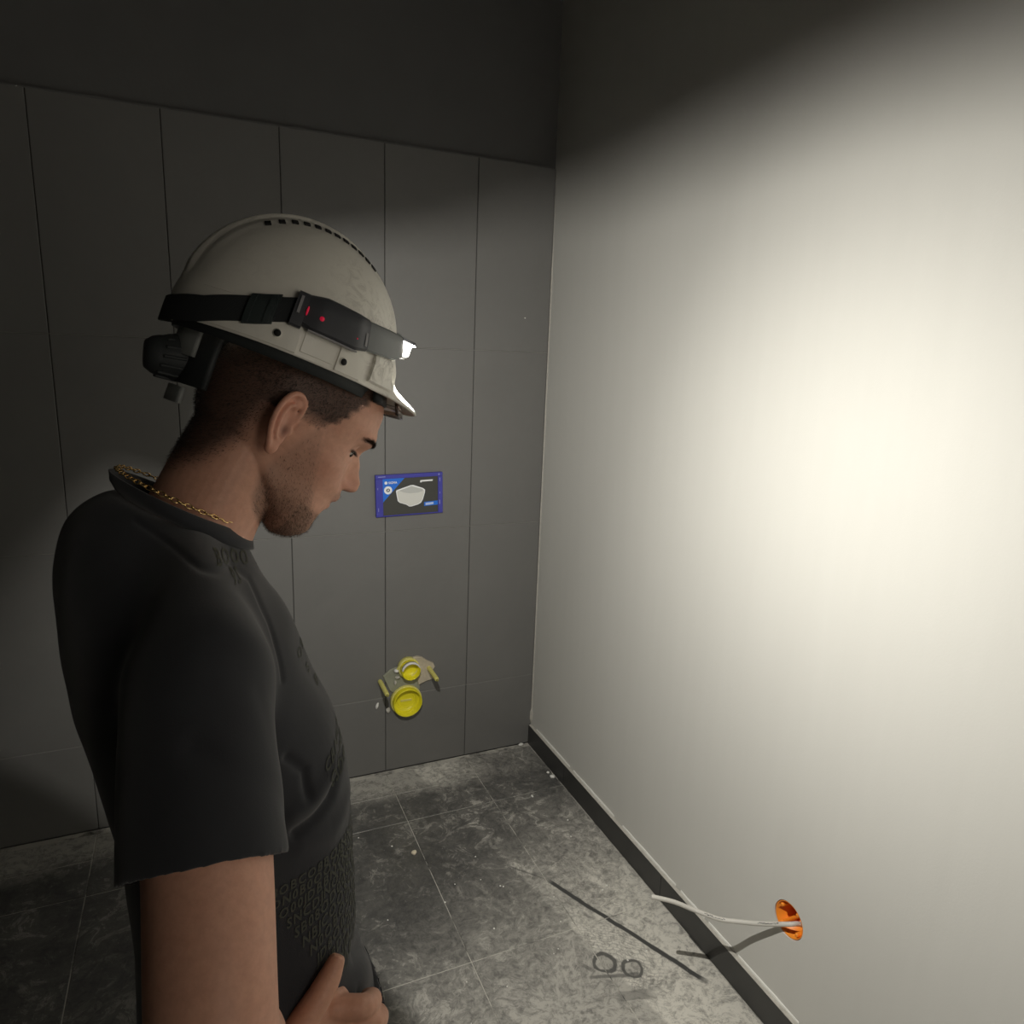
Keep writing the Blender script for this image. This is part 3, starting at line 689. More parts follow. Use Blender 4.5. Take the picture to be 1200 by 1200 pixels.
# vents: two rows beside the ridge, black boxes standing in for shaded openings
HATI = HAT.inverted()
for s in (-1, 1):
    for i in range(12):
        x = -0.059 + i*0.0133 - 0.00018*i*i
        yv = 0.036*s; q2 = ((x-C0)/A0)**2 + (yv/B0)**2; z = HH*math.sqrt(1-q2)
        n_ = Vector(((x-C0)/A0**2, yv/B0**2, z/HH**2)).normalized()
        tx = Vector((1, 0, 0)); tx = (tx - n_*tx.dot(n_)).normalized(); ty = n_.cross(tx)
        Mx = Matrix((tx, ty, n_)).transposed().to_4x4(); Mx.translation = Vector((x, yv, z)) + n_*0.0012
        MB().box((-0.0034, -0.0050, -0.002), (0.0034, 0.0050, 0.0008), Mx).obj('vent_slot', M_VENT, hat, bevel=0.0006)
# brim edge bead
# inner headband and suspension
def hb_ring(a, b, cx_, z0, z1, th_=0.003, tilt=0.0, a0=0, a1=360, n=72):
    rings = []
    for j in range(n):
        t_ = RAD(a0+(a1-a0)*j/(n-1)); c_, s_ = math.cos(t_), math.sin(t_)
        zt = tilt*c_
        rings.append([(cx_+a*c_, b*s_, z0+zt), (cx_+(a+th_)*c_, (b+th_)*s_, z0+zt), (cx_+(a+th_)*c_, (b+th_)*s_, z1+zt), (cx_+a*c_, b*s_, z1+zt)])
    return loft(rings, cap=(a1-a0) < 359)
v, f = hb_ring(0.113, 0.097, 0.006, -0.036, -0.006, 0.003, -0.001, 0, 360, 73); mobj('headband', v, f, M_HATDARK, hat)
# grey rear flap and ratchet knob at the nape
v, f = hb_ring(0.108, 0.070, 0.008, -0.060, -0.026, 0.003, 0.002, 148, 212, 24); mobj('rear_flap', v, f, M_HATGREY, hat)
v, f = hb_ring(0.092, 0.078, 0.006, -0.088, -0.030, 0.006, 0.004, 140, 220, 30); mobj('ratchet_band', v, f, M_HATDARK, hat)
kp = [(-0.086, 0, -0.066), (-0.098, 0, -0.068), (-0.110, 0, -0.071)]
v, f = tube(kp, [0.025, 0.026, 0.022], 28); mobj('ratchet_knob', v, f, M_HATDARK, hat)
for t_ in range(14):
    a = 2*math.pi*t_/14
    v, f = tube([(-0.090, 0.0252*math.cos(a), -0.0665+0.0252*math.sin(a)), (-0.109, 0.0235*math.cos(a), -0.0705+0.0235*math.sin(a))], [0.0022, 0.002], 6); mobj('knob_ridge', v, f, M_HATDARK, hat)
v, f = hb_ring(0.094, 0.076, 0.004, -0.108, -0.090, 0.004, 0.006, 155, 205, 16); mobj('rear_clip', v, f, M_HATGREY, hat)
# clear visor tucked under the brim
rings = []
for j in range(25):
    a = RAD(-38+76*j/24); c_, s_ = math.cos(a), math.sin(a)
    rings.append([(0.030+0.135*c_, 0.100*s_, -0.026), (0.0325+0.135*c_, 0.102*s_, -0.026), (0.0365+0.138*c_, 0.104*s_, -0.041), (0.034+0.138*c_, 0.102*s_, -0.041)])
v, f = loft(rings); mobj('visor', v, f, M_VISOR, hat)
rings = []
for j in range(25):
    a = RAD(-40+80*j/24); c_, s_ = math.cos(a), math.sin(a)
    rings.append([(0.016+0.118*c_, 0.096*s_, -0.022), (0.020+0.124*c_, 0.099*s_, -0.020), (0.022+0.126*c_, 0.100*s_, -0.034), (0.018+0.120*c_, 0.097*s_, -0.036)])
v, f = loft(rings); mobj('visor_bracket', v, f, M_HATDARK, hat)

# ------------------------------------------------------------------ headlamp strapped round the hat
lamp = empty('headlamp', HAT); tag(lamp, 'black strap headlamp, switched on, round the white hard hat', 'headlamp')
def sz(th):   # strap centre height round the hat
    return float(np.interp(abs(math.degrees(th if th <= math.pi else 2*math.pi-th)), [0, 25, 68, 90, 105, 118, 145, 165, 180], [0.042, 0.042, 0.027, 0.0235, 0.018, 0.006, -0.014, -0.020, -0.022]))
patch('strap', [RAD(a) for a in arange(68, 292, 120)], lambda th: (sz(th)-0.0140, sz(th)+0.0140), 0.0022, 0.0040, M_STRAP, lamp, 0.0006)
for s in (-1, 1):
    bk = patch('slide_buckle', [s*RAD(a) for a in arange(123.5, 111.5, 10)], lambda th: (sz(th)-0.0165, sz(th)+0.0165), 0.001, 0.0066, M_BUCKLE, lamp, 0.0012)
    for a in (122, 114):
        patch('buckle_bar', [s*RAD(x_) for x_ in arange(a+1.2, a-1.2, 5)], lambda th: (sz(th)-0.0155, sz(th)+0.0155), 0.003, 0.0082, M_BUCKLE, bk, 0.0008)
    patch('strap_end', [s*RAD(a) for a in arange(105, 100, 8)], lambda th: (0.0015, 0.0395), 0.001, 0.0105, M_HOUS, lamp, 0.002)
    hz = patch('side_housing', [s*RAD(a) for a in arange(101.5, 68, 26)], lambda th: (float(np.interp(abs(math.degrees(th)), [68, 76, 96, 102], [0.0085, 0.0035, 0.003, 0.007])), float(np.interp(abs(math.degrees(th)), [68, 92, 102], [0.0435, 0.0435, 0.0385]))), 0.001, lambda th: 0.0140 - 0.004*float(sstep(RAD(92), RAD(102), abs(th))) - 0.003*float(sstep(RAD(76), RAD(68), abs(th))), M_HOUS, lamp, 0.0035)
    patch('trim_strip', [s*RAD(a) for a in arange(97, 74, 20)], lambda th: (0.0022, 0.0040), 0.004, 0.0128, M_GREYTRIM, hz, 0.0004)
    patch('grip_line', [s*RAD(a) for a in arange(103.6, 102.4, 4)], lambda th: (0.016, 0.035), 0.004, 0.0122, M_GREYTRIM, hz, 0.0003)
    patch('grip_line', [s*RAD(a) for a in arange(70.5, 69.3, 4)], lambda th: (0.013, 0.028), 0.004, 0.0125, M_GREYTRIM, hz, 0.0003)
    patch('arm', [s*RAD(a) for a in arange(69, 27, 24)], lambda th: (float(np.interp(abs(math.degrees(th)), [24, 45, 69], [0.029, 0.016, 0.009])), float(np.interp(abs(math.degrees(th)), [24, 69], [0.052, 0.042]))), 0.001, lambda th: 0.0085+0.001*float(sstep(RAD(40), RAD(25), abs(th))), M_HOUS2, lamp, 0.002)
# red leds
for a, z, r_, hgt in ((93.0, 0.0195, 0.0026, 0.0026), (99.5, 0.0215, 0.0011, 0.0052), (75.5, 0.0165, 0.0009, 0.0009)):
    p0 = shell_pt(-RAD(a), z, 0.0140); d = (p0 - shell_pt(-RAD(a), z, 0.0)).normalized(); p0 = p0 - d*(0.0012 if a > 97 else 0.0)
    v, f = ellipsoid((0, 0, 0), (r_, r_, hgt), 12, 8); mobj('red_led', [p0+Vector(q)+d*0.0 for q in v], f, M_RED, lamp)
# lamp head: body, straight bezel lip above, the lens, and the light just in front of it
LZ = 0.042
lx = shell_pt(0, LZ).x
patch('lamp_body', [RAD(a) for a in arange(-20, 20, 30)], lambda th: (0.0290, 0.0560), 0.001, lambda th: 0.0090, M_HOUS2, lamp, 0.003)
XL_ = lx+0.0135
lipo = [(lx-0.012, -0.033), (XL_+0.004, -0.033), (XL_+0.0088, -0.026), (XL_+0.0090, 0.0), (XL_+0.0104, 0.0105), (XL_+0.0092, 0.0190), (XL_+0.0045, 0.0310), (lx-0.012, 0.034)]
v, f = loft([[(a, b, z_) for a, b in lipo] for z_ in (LZ+0.0090, LZ+0.0125)]); mobj('bezel_lip', v, f, M_HOUS, lamp, False)
for s in (1,): MB().box((lx-0.012, s*0.0325-0.001, LZ-0.0100), (XL_+0.0032, s*0.0325+0.001, LZ+0.0092)).obj('side_light_stop', M_HOUS2, lamp)  # added plate, unseen, keeps lamp light off the tiles to his left
MB().box((lx-0.012, -0.0335, LZ-0.0120), (XL_-0.0030, 0.0335, LZ-0.0095)).obj('lower_bezel', M_HOUS, lamp, bevel=0.0008)
MB().box((lx-0.016, -0.037, LZ-0.0090), (XL_, 0.031, LZ+0.0087)).obj('lens', M_LENS, lamp, bevel=0.003, seg=3)
lpos = HAT @ Vector((XL_+0.0015, 0.0, LZ+0.0))
for power, pitch, yaw in ((LAMP_POWER*0.92, 28, 46), (LAMP_POWER*0.78, 24, -60)):     # two emitters of the strip
    ld = bpy.data.lights.new('headlamp_light', 'AREA'); ld.energy = power; ld.shape = 'DISK'; ld.size = 0.0040
    ld.color = (1.0, 0.97, 0.895)
    lo = bpy.data.objects.new('headlamp_light', ld); COL.objects.link(lo)
    ldir = MAN.to_3x3() @ Vector((math.cos(RAD(pitch))*math.cos(RAD(yaw)), math.cos(RAD(pitch))*math.sin(RAD(yaw)), -math.sin(RAD(pitch))))
    lo.location = lpos; lo.rotation_euler = ldir.to_track_quat('-Z', 'Y').to_euler()

# ------------------------------------------------------------------ the man
man = empty('person', MAN @ Matrix.Translation(SHIFT))
tag(man, 'bearded man in a black t-shirt, head bowed, seen from his right side', 'person')
OFF = -SHIFT
mm = 0.001
def head_parts():
    zs_a = np.concatenate([np.linspace(-116, -100, 22), np.linspace(-99, -66, 34), np.linspace(-65.2, -14, 90), np.linspace(-13, 45, 60), np.linspace(46, 105, 34), np.linspace(106, 125, 22)])
    f0 = cr_ip(zs_a, [-116, -115, -112, -107, -102.7, -96, -90, -82, -75, -68, -64, -60, -56, -52, -49.5, -47, -43, -38, -33, -29, -22, -12, 0, 10, 19, 26, 35, 47, 58, 74, 90, 100, 110, 118, 123, 125],
                     [66, 72, 83, 90, 95, 99.5, 101, 101, 101.5, 103, 104, 105, 106, 107, 107.5, 108, 109, 110, 110, 108.5, 105.5, 103, 103, 107, 109.5, 111.5, 114.5, 117, 112.5, 110, 102, 94, 80, 62, 40, 20])
    bk = cr_ip(zs_a, [-116, -110, -100, -90, -80, -70, -62, -55, -40, -20, 0, 20, 50, 75, 90, 105, 115, 122, 125], [60, 50, 38, 26, 12, -4, -22, -46, -74, -88, -94, -95, -90, -76, -66, -48, -28, -8, 0])
    wd = cr_ip(zs_a, [-116, -113, -108, -100, -90, -75, -60, -40, -20, 0, 20, 40, 60, 80, 95, 108, 117, 122, 125], [8, 17, 27, 36, 44, 53, 59, 63, 68, 72, 75, 77, 76, 71, 62, 47, 32, 18, 5])
    cx = cr_ip(zs_a, [-116, -100, -90, -75, -60, -40, 0, 60, 125], [66, 62, 52, 36, 18, 6, -4, -6, 8])
    nf = cr_ip(zs_a, [-116, -90, -60, -25, 5, 30, 60, 125], [2.0, 2.1, 2.3, 2.3, 2.08, 2.05, 2.15, 2.0])
    noseproj = cr_ip(zs_a, [-116, -33, -30.5, -28.5, -26, -22, -17, -12, -4, 8, 15, 20, 26, 125], [0, 0, 2.5, 9, 19.5, 26.5, 29.5, 29.8, 24.5, 14.5, 7, 2, 0, 0])
    nsig = cr_ip(zs_a, [-116, -30, -22, -12, 0, 10, 20, 125], [10, 11, 11.5, 10.0, 8.5, 7.5, 9, 10])
    # angular samples, denser at the face
    u = np.linspace(-1, 1, 241)[:-1]; th = np.pi*np.sign(u)*np.abs(u)**1.35
    rings = []
    for k, z in enumerate(zs_a):
        c_, s_ = np.cos(th), np.sin(th); n_ = np.where(c_ > 0, nf[k], 2.15)
        ex = np.sign(c_)*np.abs(c_)**(2/n_); ey = np.sign(s_)*np.abs(s_)**(2/n_)
        x = cx[k] + np.where(c_ > 0, (f0[k]-cx[k])*ex, (cx[k]-bk[k])*ex); y = wd[k]*ey
        fr = sstep(0.0, 0.35, c_); ay = np.abs(y)
        G = lambda y0, sy, z0, sz_: np.exp(-((ay-y0)/sy)**2-((z-z0)/sz_)**2)
        D = noseproj[k]*np.exp(-(ay/nsig[k])**2.4)
        D += 6.5*G(14.5, 5.5, -21.5, 6.5) - 3.0*G(21, 4.5, -22, 8)            # wings and the crease behind them
        D += -4.0*G(7.0, 3.2, -29.5, 2.6)                                      # nostrils
        D += -11.5*G(33, 15, 19, 12) - 4*G(17, 6, 17, 9)                       # sockets
        D += 3.0*G(26, 20, 37, 8)                                             # brow
        D += 3.5*G(52, 16, -8, 16) - 3*G(44, 14, -46, 18)                      # cheekbone and hollow
        lipd = float(np.interp(z, [-68, -64.5, -61, -57, -53, -50.5, -49.3, -48, -45.5, -42, -38, -33, -29], [0, 2.0, 4.0, 5.0, 4.2, 1.6, 0.6, 2.8, 6.6, 7.6, 7.0, 4.6, 1.0]))
        D += lipd*np.exp(-(ay/17)**3)
        D += -3.0*np.exp(-((z+46)/16)**2)*sstep(12, 34, ay)
        D += -1.2*np.exp(-((z+49.6+0.004*ay**2)/1.8)**2)*(1-sstep(17, 24, ay))
        D += -2.2*G(0, 3.0, -35, 5) - 3.0*np.exp(-((z+66)/6)**2)*(1-sstep(10, 26, ay))
        D += 2.0*G(0, 15, -92, 12)
        D += -0.7*np.exp(-((z-66)/1.2)**2)*(ay < 45) - 0.7*np.exp(-((z-73)/1.2)**2)*(ay < 42) - 0.6*np.exp(-((z-59)/1.2)**2)*(ay < 38)
        x = x + D*fr
        side = np.exp(-((x-62)/22)**2-((z+6)/16)**2)*2.5 + np.exp(-((x-8)/16)**2-((z+66)/14)**2)*3.0 - np.exp(-((x-34)/14)**2-((z-28)/20)**2)*2.5
        y = y + np.sign(y)*side
        rings.append([HEADL @ Vector((float(a)*mm, float(b)*mm, float(z)*mm)) for a, b in zip(x, y)])
    parts = [loft(rings)]
    for s in (-1, 1):   # eyelids, lowered
        parts.append(ellipsoid((79.5*mm, s*31*mm, 27.0*mm), (13.0*mm, 14*mm, 12.5*mm), 28, 18, HEADL))
        parts.append(ellipsoid((80.5*mm, s*31*mm, 20.5*mm), (11.2*mm, 13*mm, 8*mm), 28, 18, HEADL))
    return parts
def ear(s):
    """s=-1 right ear; built in a plane then set on the side of the head; long axis up-back"""
    P_ = []
    E = HEADL @ Matrix.Translation((-15*mm, s*74*mm, -2*mm)) @ Matrix.Scale(1.05, 4) @ Matrix.Rotation(RAD(-9), 4, 'Y') @ Matrix.Rotation(RAD(s*-20), 4, 'Z')
    # local: x forward, z up, y*s outward
    def L(x, y, z): return E @ Vector((x*mm, s*y*mm, z*mm))
    hel = [(6, 5, 2), (2, 6.5, -1), (-3, 8, 4), (3, 10, 13), (11, 10, 22), (11, 11, 30), (3, 13, 35.5), (-8, 14.5, 33), (-16, 15.5, 22), (-19, 15.5, 8), (-17, 14.5, -6), (-12, 12, -18), (-7, 9, -27)]
    hp = [(10, 5, 6), (12.5, 7, 14), (14, 8, 22), (12, 10, 30), (4, 12.5, 36), (-7, 14.5, 35), (-16, 16, 26), (-20.5, 16, 12), (-20, 15, -2), (-16, 13, -14), (-11, 10.5, -24)]
    q = smoothpath(hp, 5); P_.append(tube([L(*p) for p in q], [3.3*mm]*len(q), 14))
    ah = [(6, 8, 26), (-2, 11, 24), (-9, 12.5, 16), (-11, 12.5, 4), (-9, 11.5, -8), (-4, 10, -15), (2, 9, -16)]
    q = smoothpath(ah, 5); P_.append(tube([L(*p) for p in q], [2.8*mm]*len(q), 12))
    # ear plate
    pl = []
    for kk, (sc_, yy) in enumerate(((0.5, 3.5), (0.85, 7.0), (0.97, 10.0), (0.9, 11.6), (0.5, 8.5))):
        pl.append([L(-4+sc_*17.0*math.cos(a)*(1.0 if math.cos(a) < 0 else 0.85), yy-0.12*17*math.cos(a)*sc_*1.6, 4+sc_*30*math.sin(a)) for a in [2*math.pi*j/36 for j in range(36)]])
    P_.append(loft(pl))
    P_.append(ellipsoid((0, 0, 0), (6.5*mm, 3.5*mm, 7.5*mm), 14, 10, E @ Matrix.Translation((4*mm, s*9.5*mm, 28*mm))))
    P_.append(ellipsoid((0, 0, 0), (8.5*mm, 4.8*mm, 10*mm), 18, 12, E @ Matrix.Translation((-5*mm, s*8.0*mm, -23*mm))))   # lobe
    P_.append(ellipsoid((0, 0, 0), (4.0*mm, 4.0*mm, 6.5*mm), 16, 10, E @ Matrix.Translation((9.5*mm, s*5.2*mm, -3*mm))))   # tragus
    P_.append(ellipsoid((0, 0, 0), (9*mm, 6*mm, 22*mm), 16, 10, E @ Matrix.Translation((-6*mm, s*3*mm, 2*mm))))
    return P_
def rc(z): return -float(np.interp(z, [0.0, 0.707, 0.763, 0.83, 0.915, 1.006, 1.113, 1.20, 1.24, 1.5], [0.16, 0.15, 0.15, 0.13, 0.101, 0.072, 0.039, 0.013, 0.0, 0.0]))
# arm paths (man frame: x forward, y left)
RS, RE, RW = (-0.135, -0.195, 1.205), (-0.170, -0.385, 0.955), (-0.112, -0.272, 0.765)
def hand_right():
    P_ = []; U = (0, -1, 0)
    # back of the hand towards the room side of the man; fingers forward/up and curled onto the shirt
    P_.append(limb([(-0.118, -0.285, 0.755, .028, .021), (-0.098, -0.281, 0.778, .032, .022), (-0.070, -0.276, 0.796, .038, .0195), (-0.045, -0.272, 0.800, .036, .017), (-0.034, -0.268, 0.800, .030, .014)], 4, 22, (0.25, -1, 0)))
    # thumb: leaves the palm edge near the wrist, points up and forward
    P_.append(limb([(-0.100, -0.284, 0.795, .017, .017), (-0.080, -0.287, 0.826, .0150, .0150), (-0.0600, -0.283, 0.8440, .0138, .0128), (-0.0465, -0.277, 0.8560, .0125, .0112), (-0.0370, -0.272, 0.8680, .0092, .0084)], 4, 18, U))
    tips = [((-0.034, -0.280, 0.817), (-0.0130, -0.285, 0.811), (0.0035, -0.266, 0.794), (-0.004, -0.246, 0.777), .0122),
            ((-0.030, -0.280, 0.799), (-0.0040, -0.287, 0.787), (0.0110, -0.264, 0.768), (0.001, -0.245, 0.752), .0122),
            ((-0.034, -0.278, 0.781), (-0.0110, -0.286, 0.766), (0.0040, -0.264, 0.748), (-0.006, -0.246, 0.734), .0115),
            ((-0.043, -0.276, 0.765), (-0.0240, -0.283, 0.748), (-0.0110, -0.264, 0.731), (-0.018, -0.249, 0.721), .0100)]
    for a, b, c_, d, r_ in tips:
        P_.append(limb([(*[a[i]-0.5*(b[i]-a[i]) for i in range(3)], r_, r_), (*a, r_*1.04, r_), (*b, r_*1.02, r_), (*c_, r_*0.92, r_*0.92), (*d, r_*0.8, r_*0.8)], 4, 16, U))
    return P_
def hand_left(w):
    P_ = []; x, y, z = w
    P_.append(limb([(x, y, z+0.01, .021, .028), (x+0.004, y, z-0.03, .017, .038), (x+0.008, y, z-0.07, .014, .041), (x+0.010, y, z-0.095, .011, .038)], 4, 20, (1, 0, 0)))
    for k, (dx, L, r_) in enumerate(((0.030, 0.078, .0092), (0.010, 0.088, .0095), (-0.010, 0.082, .009), (-0.029, 0.064, .008))):
        b = (x+0.010+dx, y, z-0.088); P_.append(limb([(*b, r_, r_), (b[0]+0.003, y-0.006, b[2]-L*0.4, r_, r_), (b[0]+0.002, y-0.016, b[2]-L*0.72, r_*.92, r_*.92), (b[0]-0.002, y-0.028, b[2]-L*0.95, r_*.8, r_*.8)], 4, 14, (1, 0, 0)))
    P_.append(limb([(x+0.018, y-0.004, z-0.02, .015, .014), (x+0.040, y-0.012, z-0.048, .0125, .012), (x+0.052, y-0.018, z-0.078, .011, .0105), (x+0.054, y-0.022, z-0.102, .009, .0085)], 4, 14, (1, 0, 0)))
    return P_
LS, LE, LW = (-0.135, 0.205, 1.205), (-0.175, 0.235, 0.92), (-0.10, 0.215, 0.70)
body_parts = head_parts() + ear(-1) + ear(1)
# neck
body_parts.append(limb([(-0.045, 0, 1.375, .058, .058), (-0.068, 0, 1.335, .060, .062), (-0.093, -0.001, 1.290, .061, .066), (-0.116, -0.002, 1.245, .066, .075), (-0.135, -0.004, 1.20, .075, .10)], 4, 40, (0, 1, 0)))
for s in (-1, 1):   # sternomastoid
    body_parts.append(limb([(-0.045, s*0.042, 1.365, .008, .007), (-0.060, s*0.044, 1.320, .012, .010), (-0.068, s*0.036, 1.275, .013, .012), (-0.076, s*0.018, 1.235, .011, .011)], 4, 16, (0, 1, 0)))
# torso under the shirt
rings = []
for z, a, b, uc in ((1.215, .075, .15, -.135), (1.17, .088, .165, -.128), (1.08, .098, .155, -.115), (0.95, .092, .138, -.09), (0.84, .088, .135, -.08), (0.74, .092, .145, -.078), (0.66, .085, .145, -.08)):
    rings.append([(uc+a*math.cos(2*math.pi*j/40), rc(z)+b*math.sin(2*math.pi*j/40), z) for j in range(40)])
body_parts.append(loft(rings))
def arm(S, E_, W_, k=1.0):
    S, E_, W_ = Vector(S), Vector(E_), Vector(W_)
    p = [S, S.lerp(E_, .3), S.lerp(E_, .65), E_, E_.lerp(W_, .28), E_.lerp(W_, .65), W_]
    r_ = [(.040, .042), (.049, .050), (.050, .048), (.046, .045), (.046, .043), (.037, .033), (.029, .023)]
    return limb([(*q, a*k, b*k) for q, (a, b) in zip(p, r_)], 8, 80, (1, 0, 0))
body_parts += [arm(RS, RE, RW, 1.06), arm(LS, LE, LW)] + hand_right() + hand_left(LW)
me = remesh(body_parts, 0.0018, 2, 0.5)
co = me_co(me)
Hi = np.array(HEADL.inverted())
hc = (co @ Hi[:3, :3].T + Hi[:3, 3])*1000      # head frame, mm
x, y, z = hc[:, 0], hc[:, 1], hc[:, 2]; ay = np.abs(y)
skin = np.array([0.72, 0.385, 0.27]); red = np.array([0.50, 0.17, 0.11]); stub = np.array([0.22, 0.145, 0.105]); hair_c = np.array([0.045, 0.031, 0.025]); lip = np.array([0.46, 0.19, 0.15])
col = np.tile(skin, (len(co), 1))
def blend(m, c): 
    global col
    m = np.clip(m, 0, 1)[:, None]; col = col*(1-m) + c*m
inhead = (z > -135) & (co[:, 2] > 1.2)
blend(0.35*np.exp(-((x-118)/16)**2-((z+18)/14)**2)*inhead, red)
blend(0.25*np.exp(-((x-60)/28)**2-((z+18)/20)**2)*inhead, red)
isear = (ay > 77.5+0.0*x) & (x > -42) & (x < 8) & (z > -35) & (z < 46)
isear |= (ay > 68) & (x > -38) & (x < 4) & (z > -32) & (z < 10) & (ay > 72)
blend(0.3*isear, red)
blend(0.85*np.exp(-((z+49)/8)**4)*np.exp(-(ay/21)**4)*sstep(96, 102, x)*inhead, lip)
# stubble region: sideburn line down the jaw, chin and moustache
vec_n = np.array([noise.noise(Vector(p)*55) for p in co[::1]]) if len(co) < 10 else None
jag = 4*np.sin(x*0.7+z*0.9)*np.sin(z*0.55-x*0.3)
xb = ip(z, [-120, -105, -85, -70, -50, -25, 0, 18], [90, 88, 84, 78, 68, 52, 40, 34])
xa = ip(z, [-120, -112, -100, -85, -60, -30, 0, 18], [50, 34, 16, 4, 0, 6, 16, 24])
st = sstep(xb+8+jag, xb-8+jag, x)*sstep(xa-6, xa+8, x)*(z < 24)*(z > -125)*sstep(26, 14, z)
chin = sstep(-64, -74, z)*(x > 60)
mous = 0.5*np.exp(-((z+37)/6)**2)*(1-sstep(20, 30, ay))*(x > 95)
dens = np.clip(st*ip(z, [-110, -80, -40, 20], [0.9, 0.8, 0.5, 0.35]) + chin*0.75 + mous, 0, 1)*inhead*(~isear)
blend(dens*0.68, stub)
# hair
hx = ip(z, [-140, -100, -67, -33, -20, 12, 16, 24, 40, 62, 85, 92, 100], [-75, -63, -44, -28, -30, -24, 22, 32, 45, 57, 74, 88, 112])
hm = sstep(hx+5, hx-6, x + 2.0*np.sin(z*0.5))*np.where(x > 0, sstep(8, 34, z), 1.0)
hm = np.where(z < 14, sstep(hx+4, hx-26, x), hm)*inhead*(~isear)
brow_m = np.exp(-((z-(39+0.10*np.minimum(ay-20, 16)-0.10*np.maximum(ay-36, 0)**1.3))/3.0)**4)*(ay > 9)*(ay < 56)*(x > 55)*sstep(56, 46, ay)*inhead
blend(0.75*brow_m, np.array([0.045, 0.028, 0.02]))
hm = hm*np.where(z < -60, sstep(-125, -70, z), 1)
blend(hm*0.88, hair_c)
# nostrils, ear canal: shade of the hollows painted into the skin colour
blend(0.9*np.exp(-((ay-6.5)/3.4)**2-((z+29.5)/2.6)**2-((x-117)/7)**2)*inhead, np.array([0.05, 0.015, 0.01]))
blend(0.75*np.exp(-((x+9)/4.5)**2-((z+5)/6.5)**2)*(ay > 66)*(ay < 90)*inhead, np.array([0.10, 0.03, 0.02]))
# lash line
blend(0.95*np.exp(-((z-19.7+0.008*(ay-31)**2)/1.5)**2)*sstep(70, 76, x)*np.exp(-((ay-33)/15)**4)*inhead, np.array([0.03, 0.018, 0.015]))
blend(0.9*np.exp(-((x-26)/1.2)**2-((z-17)/1.2)**2)*(y < -60)*inhead, np.array([0.06, 0.03, 0.02]))
# forearms and hands slightly browner
blend(0.25*sstep(1.12, 0.85, co[:, 2]), np.array([0.46, 0.25, 0.155]))
set_color(me, 'col', col)
body = me_obj('body', me, M_SKIN, man); body.location = OFF
# nostril dimples etc. are modelled above; hair strands as geometry
bno = me_no(me)
def strands(name, mask, count, length, wid, direc, mat, seed, parent=body, stuff=True, jit=0.35):
    r = np.random.RandomState(seed); idx = np.where(mask > 0.05)[0]
    p = mask[idx]/mask[idx].sum(); pick = r.choice(idx, size=min(count, len(idx)*3), p=p)
    P0 = co[pick] + r.normal(0, 0.0006, (len(pick), 3)); N0 = bno[pick]
    Dv = np.array(HEADL.to_3x3()) @ np.array(direc); 
    D = N0*0.55 + Dv*0.9 + r.normal(0, jit, (len(pick), 3)); D /= np.linalg.norm(D, axis=1)[:, None]
    L = length*r.uniform(0.5, 1.15, len(pick))[:, None]
    S = np.cross(D, N0 + r.normal(0, .3, N0.shape)); S /= np.linalg.norm(S, axis=1)[:, None]+1e-9
    P1 = P0 + D*L*0.55 + N0*L*0.05; P2 = P0 + D*L - N0*L*0.12
    V = np.concatenate([P0-S*wid, P0+S*wid, P1-S*wid*0.8, P1+S*wid*0.8, P2]); n = len(pick); i = np.arange(n)
    q = [(int(a), int(a+n), int(a+3*n), int(a+2*n)) for a in i] + [(int(a+2*n), int(a+3*n), int(a+4*n)) for a in i]
    m = bpy.data.meshes.new(name); m.from_pydata(V.tolist(), [], q); m.materials.append(mat)
    o = bpy.data.objects.new(name, m); COL.objects.link(o); o.parent = man; o.location = OFF
    if stuff: o['kind'] = 'stuff'
    return o
thick = np.where(z > 30, 1.0, 0.55)
strands('hair', hm*thick*(z < 100), 26000, 0.0042, 0.00016, (-0.6, 0, -0.8), M_HAIR, 1)
strands('beard', np.clip(dens-0.12, 0, 1)**1.5*(z < 10), 8000, 0.0038, 0.00011, (0.25, 0, -0.95), M_BEARD, 2)
# eyebrows
bm_ = np.exp(-((z-(39+0.10*np.minimum(ay-20, 16)-0.10*np.maximum(ay-36, 0)**1.3))/2.4)**4)*(ay > 9)*(ay < 56)*(x > 55)*sstep(56, 44, ay)
for s, nm in ((-1, 'eyebrow'), (1, 'eyebrow')):
    strands(nm, bm_*(y*s > 0), 1100, 0.0055, 0.00016, (-0.35, s*0.7, 0.15), M_HAIR, 5+s, stuff=True, jit=0.15)
lm_ = np.exp(-((z-19.2+0.008*(ay-31)**2)/1.2)**2)*(x > 74)*(np.abs(ay-32) < 13)
for s in (-1, 1):
    strands('eyelashes', lm_*(y*s > 0), 70, 0.0062, 0.00022, (0.8, s*0.1, -0.55), M_HAIR, 15+s, stuff=True, jit=0.12)
for s in (-1, 1):
    v, f = ellipsoid((80.4*mm, s*31*mm, 20*mm), (11.4*mm, 11.6*mm, 11.0*mm), 24, 16, HEADL); e = mobj('eye', v, f, M_EYEW, man); e.location = OFF
    v, f = ellipsoid((88.0*mm, s*31*mm, 14.6*mm), (4.6*mm, 5*mm, 4.8*mm), 18, 12, HEADL); i_ = mobj('iris', v, f, M_IRIS, e)

